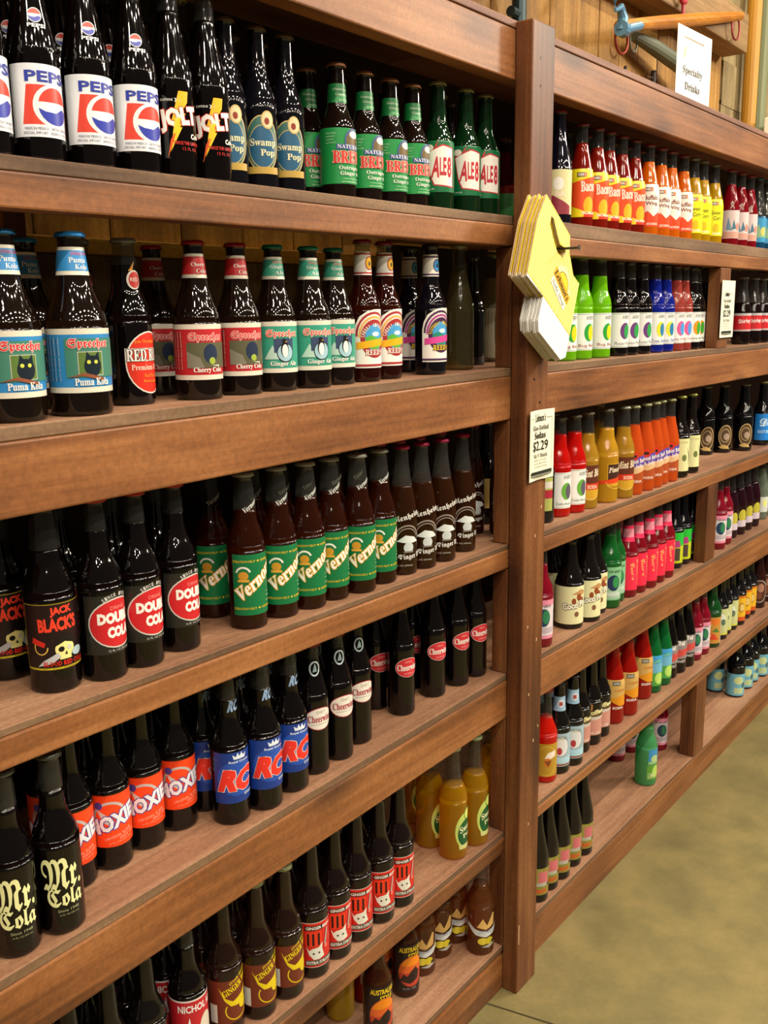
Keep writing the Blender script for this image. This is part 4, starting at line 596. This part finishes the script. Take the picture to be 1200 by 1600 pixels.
def build_kind(kind):
    S = SPECS[kind]; R = RAD[kind]; H = S['H']; capr = min(.0134, R * .44) + .0004
    prof = smooth_profile(S['shape'], R, H)
    top = H - .004
    lip = [(prof[-1][0], H * .965)]
    outer = prof + [(prof[-1][0] + .0014, H * .967), (prof[-1][0] + .0016, H * .975), (prof[-1][0] + .0002, H * .985), (prof[-1][0] - .0006, top)]
    parts = []
    if S['glass'] == 'd':
        g = solid(S.get('gcol', '0c0a09')); parts.append(('glass', me_of(lathe(outer), 'dark_glass_' + kind, [g]), None))
    else:
        # the soda fills the glass to its level; above it the glass stands clear
        fill = S['fill']; pf = prof_r(outer, fill); clear = S.get('clear', 0)
        lo = [p for p in outer if p[1] < fill] + [(pf, fill)]; hi = [(pf, fill)] + [p for p in outer if p[1] > fill]
        dm = solid('070404') if clear == 0 and max(hexc(S['liq'])[:3]) < .03 else drink(S['liq'], clear)
        parts.append(('drink', me_of(lathe(lo), 'soda_' + kind, [dm]), None))
        parts.append(('glass', me_of(lathe(hi, close_bottom=False), 'clear_neck_' + kind, [thin_glass(S.get('gl', 'cfd6cf'))]), None))
    parts.append(('cap', cap_mesh(prof[-1][0] + .0013, H, .0065, ink(S['cap'], .32, .25)), None))
    if S['label']: parts.append(('label', print_mesh('label_' + kind, S['label'], prof), None))
    if S.get('neck'): parts.append(('neck_label', print_mesh('neck_label_' + kind, S['neck'], prof), None))
    return parts
def place_bottle(kind, x, y, zz, rz, label, group):
    if kind not in PROTO: PROTO[kind] = build_kind(kind)
    t = thing('soda_bottle', label, 'bottle', (x, y, zz), rz, group)
    for nm, me, _ in PROTO[kind]:
        o = bpy.data.objects.new(nm, me); o.parent = t; COL.objects.link(o)
    return t
tiers_of = {}
for s in TABLE:
    for k in TABLE[s]: tiers_of.setdefault(k, set()).add(s)
for s in sorted(TABLE):
    for kind, pts in TABLE[s].items():
        d = SPECS[kind]['d']; many = len(tiers_of[kind]) > 1
        mx = sum(p[0] for p in pts) / len(pts); my = sum(p[1] for p in pts) / len(pts)
        az = math.atan2(mx - CAMXY[0], my - CAMXY[1])
        rev = s[0] == 'L'
        front = sorted([p for p in pts if len(p) == 2], key=lambda p: -p[0] if rev else p[0])
        back = sorted([p for p in pts if len(p) > 2], key=lambda p: -p[0] if rev else p[0])
        bay = TIER[s[1]] + (' near bay' if rev else ' far bay')
        grp = d + 's, ' + bay
        for row, lst in (('', front), ('back-row, ', back)):
            for i, p in enumerate(lst):
                words = d + ', ' + row + (ORDN[min(i, 11)] + ' post, ' if len(lst) > 1 else '') + bay
                zz = shz(s, p[0])
                if -.09 < p[0] < .2: zz = max(shz('L' + s[1], p[0]) if p[0] - RAD[kind] < XM else 0, shz('R' + s[1], p[0]) if p[0] + RAD[kind] > XM else 0)
                place_bottle(kind, p[0], p[1], zz + .0005, -az + (random.uniform(-.05, .05) if len(lst) > 1 else 0), words, grp)

# ---------------------------------------------------------------- six-pack carriers hanging from a nail on the post
OUT = [(-.0197, 1.7994), (.0829, 1.7274), (.0820, 1.6935), (.1015, 1.6497), (.1285, 1.6334), (.0941, 1.5333), (.0769, 1.4841), (.0546, 1.4798), (-.0393, 1.539), (-.0428, 1.5613), (-.0241, 1.6067), (-.091, 1.6456), (-.0554, 1.7474)]
HOLE = [(.002, 1.760), (.012, 1.755), (.026, 1.729), (.040, 1.708), (.058, 1.703), (.066, 1.695), (.052, 1.682), (.030, 1.693), (.010, 1.722), (-.002, 1.745)]
def flat_with_hole(outer, hole, y, bm):
    es = []
    for loop in ([outer, hole] if hole else [outer]):
        vs = [bm.verts.new((px, y, pz)) for px, pz in loop]
        es += [bm.edges.new((vs[i], vs[(i + 1) % len(vs)])) for i in range(len(vs))]
    return bmesh.ops.triangle_fill(bm, use_beauty=True, edges=es)['geom']
def sheet(outer, hole, y0, thick, mats, band=None):
    bm = bmesh.new(); flat_with_hole(outer, hole, y0, bm)
    r = bmesh.ops.extrude_face_region(bm, geom=bm.faces[:])
    for v in [g for g in r['geom'] if isinstance(g, bmesh.types.BMVert)]: v.co.y += thick
    bmesh.ops.recalc_face_normals(bm, faces=bm.faces)
    if band:
        for f in bm.faces:
            if abs(f.normal.y) < .5: f.material_index = 1 if f.calc_center_median().z > 1.60 else 0
    return bm
def clip_poly(poly, f):
    out = []
    for i in range(len(poly)):
        a, b = poly[i], poly[(i + 1) % len(poly)]; fa, fb = f(a), f(b)
        if fa >= 0: out.append(a)
        if fa * fb < 0: t = fa / (fa - fb); out.append((a[0] + (b[0] - a[0]) * t, a[1] + (b[1] - a[1]) * t))
    return out
YE, YE2, CW = ink('e4ca3c', .55), ink('c98f1c', .6), ink('eeeeea', .6)
ORD6 = ['outermost', 'second', 'third', 'fourth', 'fifth', 'innermost']
# the yellow print stops at a line from the waist notch to the opposite edge
LA, LB = Vector((-.0241, 1.6067)), Vector((.0905, 1.528))
side = lambda p: (LB.x - LA.x) * (p[1] - LA.y) - (LB.y - LA.y) * (p[0] - LA.x)
ca, sa = math.cos(R_(-35)), math.sin(R_(-35))
for i in range(6):
    y = -.0860 + i * .0076; dx = random.uniform(-.003, .002) if i else 0; dz = random.uniform(-.003, .003) if i else 0
    t = thing('bottle_carrier', 'yellow striped cardboard bottle carrier, %s of six hung on post' % ORD6[i], 'carrier', (dx, y, dz), 0, 'folded carriers hung on the post')
    obj('card_panel', sheet(OUT, HOLE, 0, .0011, None, True), [CW, YE2], t)
    obj('card_panel', sheet([(a, b - .001) for a, b in OUT], HOLE, .0030, .0011, None, True), [CW, YE2], t)
    top = clip_poly(OUT, side)
    bm = bmesh.new(); flat_with_hole(top, HOLE, -.0003, bm)
    for f in bm.faces:
        f.normal_update()
        if f.normal.y > 0: f.normal_flip()
    pr_ = obj('yellow_print', bm, YE, t)
    if i == 0:
        # pale stripes along the card and the logo panel
        bm = bmesh.new()
        dirv = Vector((-.34, -.94)).normalized(); nrm = Vector((-dirv.y, dirv.x))
        for k in range(-16, 17):
            c0 = Vector((.02, 1.66)) + nrm * (k * .0068); q = []
            strip = [c0 + dirv * .3 - nrm * .0010, c0 + dirv * .3 + nrm * .0010, c0 - dirv * .3 + nrm * .0010, c0 - dirv * .3 - nrm * .0010]
            # clip the stripe by stepping along it and keeping what lies on the yellow area and off the hole
            def inside(p, poly):
                c = False
                for a in range(len(poly)):
                    x1, y1 = poly[a]; x2, y2 = poly[a - 1]
                    if (y1 > p[1]) != (y2 > p[1]) and p[0] < (x2 - x1) * (p[1] - y1) / (y2 - y1) + x1: c = not c
                return c
            stp = .004; m = int(.6 / stp); run = []
            for j_ in range(m + 1):
                p = c0 + dirv * (.3 - j_ * stp); okk = inside(p, top) and not inside(p, HOLE)
                if okk: run.append(p)
                if (not okk or j_ == m) and len(run) > 1:
                    a_, b_ = run[0], run[-1]
                    vs = [bm.verts.new((pp.x, -.0005, pp.y)) for pp in (a_ - nrm * .0017, a_ + nrm * .0017, b_ + nrm * .0017, b_ - nrm * .0017)]
                    bm.faces.new(vs)
                if not okk: run = []
        bmesh.ops.recalc_face_normals(bm, faces=bm.faces)
        for f in bm.faces:
            if f.normal.y > 0: f.normal_flip()
        obj('pale_stripes', bm, ink('f8f0a4', .55), pr_)
        logo = [('P', [(-34, 2), (-30, 30), (-10, 44), (10, 40), (34, 24), (38, 6)], 'efe9b0'), ('E', 2, 18, 22, 16, 'e8cf38', 0, 180), ('O', 2, 18, 22, 16, 1.2, '3a3222', 0, 180), ('R', -36, 2, 40, 18, 'd8a828'), T(si("Lehman's"), -34, 4, 70, 13, '2a2418', bold=.02),
                ('R', -34, -16, 38, -2, 'f2f0e2'), T(si('Soda Shop'), -30, -14, 62, 9, '4a3c28')]
        lg = obj('logo_print', print_mesh('logo_print', logo, None, base_off=.0007, flat=True), ink('ffffff'), pr_, (.042, 0, 1.622))
        lg.rotation_euler = (0, R_(47), 0); lg.scale = (1.12, 1, 1.12)
nail = obj('nail', tube_bm([(.052, -.0398, 1.7005), (.052, -.118, 1.7005), (.052, -.123, 1.701)], [.0026, .0026, .0055], 10), ink('3a3634', .4, .8))
nail['label'] = 'dark iron nail in the post holding the carriers'; nail['category'] = 'nail'

# ---------------------------------------------------------------- price cards and the sign on top
def card(name, label, loc, wd, ht, spec, curl=.0, rnd=0, rz=0):
    t = thing(name, label, 'sign', loc, rz)
    bm = bmesh.new(); n = 12
    g = [[[bm.verts.new((wd * (i / n - .5), -curl * (1 - math.cos(math.pi * (i / n - .5))) * -1 + dy, z)) for z in (0, ht)] for i in range(n + 1)] for dy in (0, .0008)]
    for i in range(n):
        bm.faces.new((g[0][i][0], g[0][i + 1][0], g[0][i + 1][1], g[0][i][1])); bm.faces.new((g[1][i][0], g[1][i][1], g[1][i + 1][1], g[1][i + 1][0]))
        for z in (0, 1): bm.faces.new((g[0][i][z], g[1][i][z], g[1][i + 1][z], g[0][i + 1][z]))
    for i in (0, n): bm.faces.new((g[0][i][0], g[0][i][1], g[1][i][1], g[1][i][0]))
    bmesh.ops.recalc_face_normals(bm, faces=bm.faces)
    obj('paper', bm, ink('eeecd6' if not rnd else 'fbfaf6', .5), t)
    me = print_mesh('print', spec, None, base_off=.0004, flat=True)
    for v in me.vertices: v.co.y += curl * (1 - math.cos(math.pi * (v.co.x / wd)))
    obj('print', me, ink('000000'), t)
    return t
INK = '23261f'
PRICE = [T(si("Lehman's"), -24, 124, 46, 17, INK, bold=.012), ('R', -44, 131, -28, 131.8, INK), ('R', 25, 131, 44, 131.8, INK), ('R', 43.4, 24, 44, 131.8, '6a6c60'), ('R', -44, 24, -43.4, 131.8, '6a6c60'),
    T(sb('Glass Bottled'), -34, 106, 66, 11, INK), T(sb('Sodas'), -26, 88, 48, 15, INK, bold=.012), T(sb('$2.29'), -33, 60, 64, 24, INK, bold=.012), T(sb("Mix N' Match"), -30, 48, 58, 9, INK)] + [T('INDIVIDUAL GLASS BOTTLES'[i * 4:][:16], -28 + i, 41 - 7 * i, 54, 3.4, '55574c') for i in range(3)] + [('R', -44, 13, 44, 20, '2c3128'), ('R', -44, 10, 44, 13, '8a8c80')]
card('price_card', 'cream price card reading 2.29 pinned to the tall post', (.051, -.0440, 1.2265), .1035, .1485, PRICE, curl=-.006)
card('price_card', 'cream price card on the stud beyond the post, second tier', (1.292, -.0052, 1.490), .118, .172, [(q[0],) + tuple(q[1:]) for q in PRICE], curl=-.003)
card('top_sign', 'white sign standing on the top board reading specialty drinks', (1.015, .030, 2.1284), .222, .190, [('R', -72, 162, 60, 167, '8a8068'), ('P', [(-76, 108), (-62, 140), (-50, 146), (-60, 118)], 'd8c484'), T(sb('Specialty'), -72, 70, 128, 24, '2a2a26', bold=.012), T(sb('Drinks'), -56, 34, 98, 20, '2a2a26', bold=.012)], rnd=1, rz=R_(-3))

# ---------------------------------------------------------------- things hung on the plank wall above the shelves
def part(nm, bm, mat, par): return obj(nm, bm, mat, par, smooth=False)
beam = obj('wooden_beam', box_bm(.35, 2.40, .345, .449, 2.572, 2.715, bevel=.006), wood('old_beam_wood', '6b5030', '8d6f45', 'a88a5c', 'X', rough=.7))
beam['label'] = 'thick old wooden beam fixed along the plank wall'; beam['category'] = 'beam'
wt = thing('whiffletree', 'varnished wooden yoke bar with iron rings above the shelves', 'yoke bar', (1.16, .325, 2.415))
n = 14; P = [(1.075 * k / n, 0, .255 * k / n) for k in range(n + 1)]; rr = [.013 + .0085 * math.sin(math.pi * min(1, (k + 1.5) / (n + 3))) for k in range(n + 1)]
o = part('bar', tube_bm(P, rr, 14), W_BAR, wt)
part('ring', tube_bm(ring_pts((.025, 0, -.030), .044, 22), .0045, 8, closed=True), ink('8c3424', .45, .5), wt)
part('ring', tube_bm(ring_pts((1.03, 0, .205), .042, 22), .0035, 8, closed=True), ink('8c2c34', .45, .5), wt)
part('bolt', tube_bm([(.50, 0, .11), (.50, 0, .175)], .006, 8), ink('8c2430', .5, .4), wt)
part('ring', tube_bm(ring_pts((.50, 0, .200), .026, 16), .008, 8, closed=True), ink('a82838', .45, .3), wt)
cl = thing('clevis', 'blue painted iron clevis hook hanging over the yoke bar', 'hook', (1.115, .29, 2.40))
BL = ink('5c8cae', .35, .2)
part('hook', tube_bm([(-.03, 0, .24), (.0, 0, .20), (.012, 0, .15), (-.002, 0, .105), (-.035, 0, .085), (-.062, 0, .055), (-.052, 0, .03), (-.02, 0, .045), (.0, 0, .02), (-.012, 0, -.01), (.012, 0, -.022)], [.017, .018, .018, .016, .013, .006, .006, .012, .016, .016, .014], 10), BL, cl)
part('pin', tube_bm([(.0, -.004, -.012), (.115, -.004, .022)], .0125, 12), BL, cl)
part('pin_head', tube_bm([(-.022, -.004, -.012), (.006, -.004, -.012)], .022, 12), BL, cl)
pb_ = obj('green_singletree', tube_bm([(1.44, .40, 2.455), (1.55, .385, 2.445), (1.70, .37, 2.425), (1.90, .36, 2.395)], [.016, .024, .027, .022], 14), ink('5c6450', .6))
pb_['label'] = 'faded green wooden singletree behind the white sign'; pb_['category'] = 'singletree'
o = part('ring', tube_bm(ring_pts((1.44, .40, 2.435), .028, 16), .004, 8, closed=True), ink('6a6c5c', .5, .4), pb_)
for (x, z, lab) in ((1.385, 2.30, 'small dark iron staple on wall nearest the blue hook'), (2.02, 2.30, 'dark iron peg on wall beyond the white sign')):
    h = obj('iron_peg', tube_bm([(x, .449, z), (x, .41, z), (x, .405, z + .03), (x + .012, .405, z + .055)], [.008, .008, .009, .005], 8), ink('2a2622', .5, .7)); h['label'] = lab; h['category'] = 'peg'
h = thing('tool_hook', 'black iron hook with cross pin on wall beside the sign', 'hook', (1.66, .42, 2.35))
part('shank', tube_bm([(0, 0, -.03), (0, 0, .04)], .009, 8), ink('2a2622', .5, .7), h); part('cross_pin', tube_bm([(-.06, 0, .01), (.03, 0, .02)], .004, 8), ink('4a3428', .5, .5), h)
bt = thing('hay_tool', 'upright tool with brass and blue iron ferrule by post top', 'tool', (.70, .40, 2.30))
part('shaft', tube_bm([(0, 0, .10), (0, 0, .30)], .016, 12), ink('b8923c', .35, .6), bt); part('ferrule', tube_bm([(0, 0, -.20), (0, 0, .10)], .020, 12), ink('2c3c40', .4, .6), bt); part('lug', tube_bm([(-.045, 0, .06), (0, 0, .06)], .014, 10), ink('2c3c40', .4, .6), bt)
dk = obj('cast_iron_weight', tube_bm([(.50, .38, 2.42), (.56, .38, 2.43), (.62, .38, 2.47)], [.02, .055, .03], 12), ink('3a2622', .6, .3)); dk['label'] = 'dark rusty iron weight on wall before the post'; dk['category'] = 'weight'
for x, c, lab, rad in ((2.63, 'b8862c', 'tall yellow wooden pole against the shake wall', .030), (2.745, '6c7450', 'tall grey-green pole behind the yellow pole', .032)):
    p_ = obj('pole', tube_bm([(x, .40, 2.129), (x, .40, 3.4)], rad, 14), ink(c, .5)); p_['label'] = lab; p_['category'] = 'pole'
bx = obj('white_block', box_bm(2.62, 3.1, .06, .33, 2.129, 2.36, bevel=.004), ink('f0eee4', .6)); bx['label'] = 'white box at far end of the top board'; bx['category'] = 'box'
bpy.context.view_layer.update()
